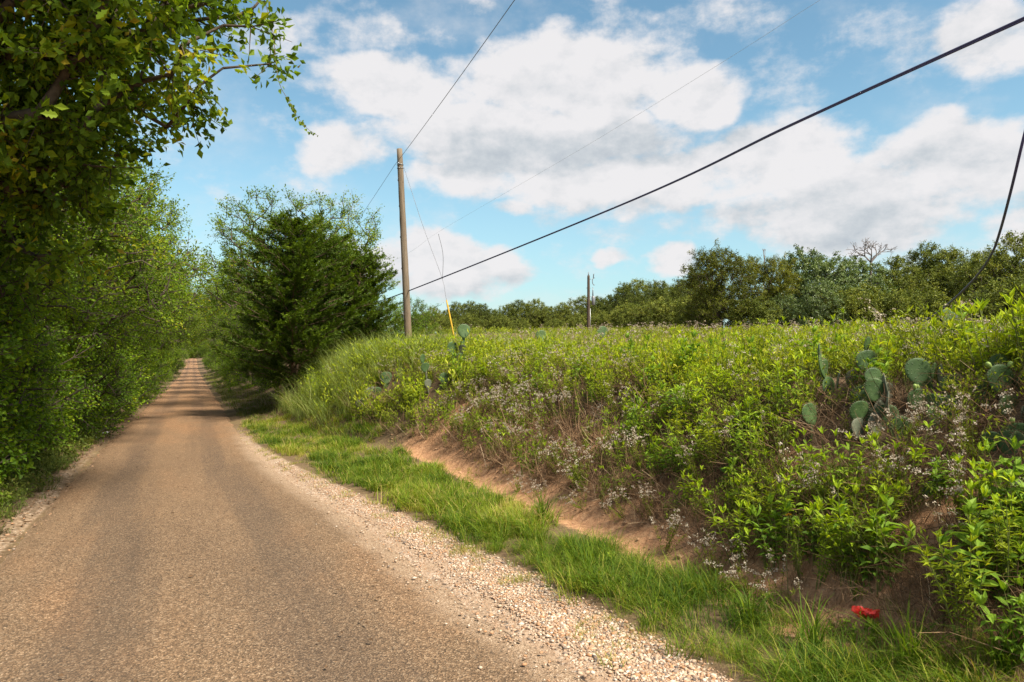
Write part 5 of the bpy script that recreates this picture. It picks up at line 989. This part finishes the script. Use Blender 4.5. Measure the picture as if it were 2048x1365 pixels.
# vine trailing from the oak's outermost branch, every leaf a piece
vp = smooth_path([at(520, -30, 8.9), at(545, 60, 8.8), at(551, 120, 8.7), at(560, 170, 8.6), at(580, 205, 8.5), at(596, 235, 8.4), at(616, 258, 8.4), at(637, 272, 8.35)], 14)
vine = obj('hanging_vine', None, None, vp[0]); tag(vine, 'leafy vine tendril trailing down from the oak branch against the sky', 'vine')
loc_tube('stem', vp - vp[0], np.linspace(.005, .0018, len(vp)), RSTEM, vine, 5)
hv, hf, _ = leaves(np.zeros((1, 3)), np.array([[1., 0, 0]]), np.array([[0, 0, 1.]]), 1., .95, six=True, curl=.1); HLM = [mesh('leaf', hv, hf, OAK, attrs={'tint': np.full(7, t)}) for t in (.35, .5, .62)]
for i in range(46):
    u = (i + .5) / 46; p = vp[int(u * (len(vp) - 1))] - vp[0]; s_ = (.10 - .062 * u) * rngp.uniform(.7, 1.2)
    o = obj('leaf', HLM[i % 3], vine, p + rngp.normal(size=3) * .015, (rngp.normal() * .6, .9 + rngp.normal() * .4, rngp.uniform(0, 6.28)), s_)
# the oak leaves nearest the camera, one by one
P, D_, N_, l_, w__ = NEAR[2]; tgt = np.array([0, 0, CAMZ]); dd = np.linalg.norm(P - tgt, axis=1); bb = np.degrees(np.arctan2(P[:, 0], P[:, 1])); ok = (bb > -12) & (bb < 9) & ((P[:, 2] - 2) / P[:, 1] < .52)
sel = np.where(ok)[0]; sel = sel[np.argsort(dd[sel])][:240]
lob = np.array([(0, 0), (.22, .10), (.34, .26), (.46, .14), (.60, .34), (.70, .2), (.84, .22), (1., 0), (.84, -.22), (.70, -.2), (.60, -.34), (.46, -.14), (.34, -.26), (.22, -.10)])
lv = np.c_[lob[:, 0], lob[:, 1], np.abs(lob[:, 1]) * .25]; lv = np.vstack([lv, [(.5, 0, 0)]]); lf = [(i, (i + 1) % 14, 14) for i in range(14)]
OLM = [mesh('leaf', lv, lf, OAK, attrs={'tint': np.full(15, t)}) for t in (.4, .55, .7, .86)]
for k in sel:
    X = Vector(D_[k]).normalized(); Yv = Vector(N_[k]).cross(X).normalized(); Z = X.cross(Yv)
    o = bpy.data.objects.new('leaf', OLM[rngp.integers(0, 4)]); COL.objects.link(o); o.parent = near
    M = Matrix((X, Yv, Z)).transposed().to_4x4(); M.translation = Vector(P[k] + rngp.normal(size=3) * .08); o.matrix_local = M @ Matrix.Scale(float(l_[k]) * 1.15, 4)

# crumpled red plastic by the bank foot
rp = hit(1732, 1262); rp[2] = hz1(rp[0], rp[1]); red = obj('red_plastic', None, None, rp); tag(red, 'crumpled bright red plastic ribbon lying in the grass at the bank foot', 'litter')
rr = np.random.default_rng(4)
for k in range(9):
    a = rr.uniform(0, 6.28); c = np.array([rr.normal() * .02, rr.normal() * .022, .08 + rr.random() * .075]); n = 14; t_ = np.linspace(0, 2.6 * math.pi, n); r_ = .014 + .018 * rr.random()
    ctr = c + np.stack([np.cos(t_ + a) * r_ + t_ * .002, np.sin(t_ * .8 + a) * r_, np.sin(t_ + a * 2) * r_ * .8], 1); wd = norm(rr.normal(size=3)) * .016
    v = np.stack([ctr - wd + rr.normal(size=(n, 3)) * .004, ctr + wd + rr.normal(size=(n, 3)) * .004], 1).reshape(-1, 3); v[:, 2] = np.maximum(v[:, 2], .004); f = np.array([(2 * i, 2 * i + 1, 2 * i + 3, 2 * i + 2) for i in range(n - 1)])
    me = mesh('loop', v, f, REDP); o = obj('loop', me, red); md = o.modifiers.new('thick', 'SOLIDIFY'); md.thickness = .0015
    o.location.x = .01 if k % 3 == 0 else 0.
# scraps of litter and stones by the left edge
for i, (px, py, zc, lab) in enumerate([(187, 880, 17.2, 'white litter scrap at the left road edge, nearest of three'), (212, 868, 18.6, 'white litter scrap at the left road edge, middle one'), (218, 829, 22.5, 'white litter scrap in the left weeds, farthest of three')]):
    p = hit(px, py); n = 5; gxx, gyy = np.meshgrid(np.linspace(-.09, .09, n), np.linspace(-.06, .06, n)); v = np.stack([gxx.ravel(), gyy.ravel(), rr.random(n * n) * .05 + .02], 1)
    f = [(a * n + b, a * n + b + 1, (a + 1) * n + b + 1, (a + 1) * n + b) for a in range(n - 1) for b in range(n - 1)]
    o = obj('litter_scrap', mesh('litter_scrap', v, f, WHITEP), None, (p[0], p[1], max(hz1(p[0], p[1]), float(rz(p[1])))), (0, 0, i)); o.modifiers.new('thick', 'SOLIDIFY').thickness = .003; tag(o, lab, 'litter')
print('total tris', sum(len(m_.polygons) * (2 if m_.name in ('ground', 'road') else 1) for m_ in bpy.data.meshes), 'objects', len(bpy.data.objects))
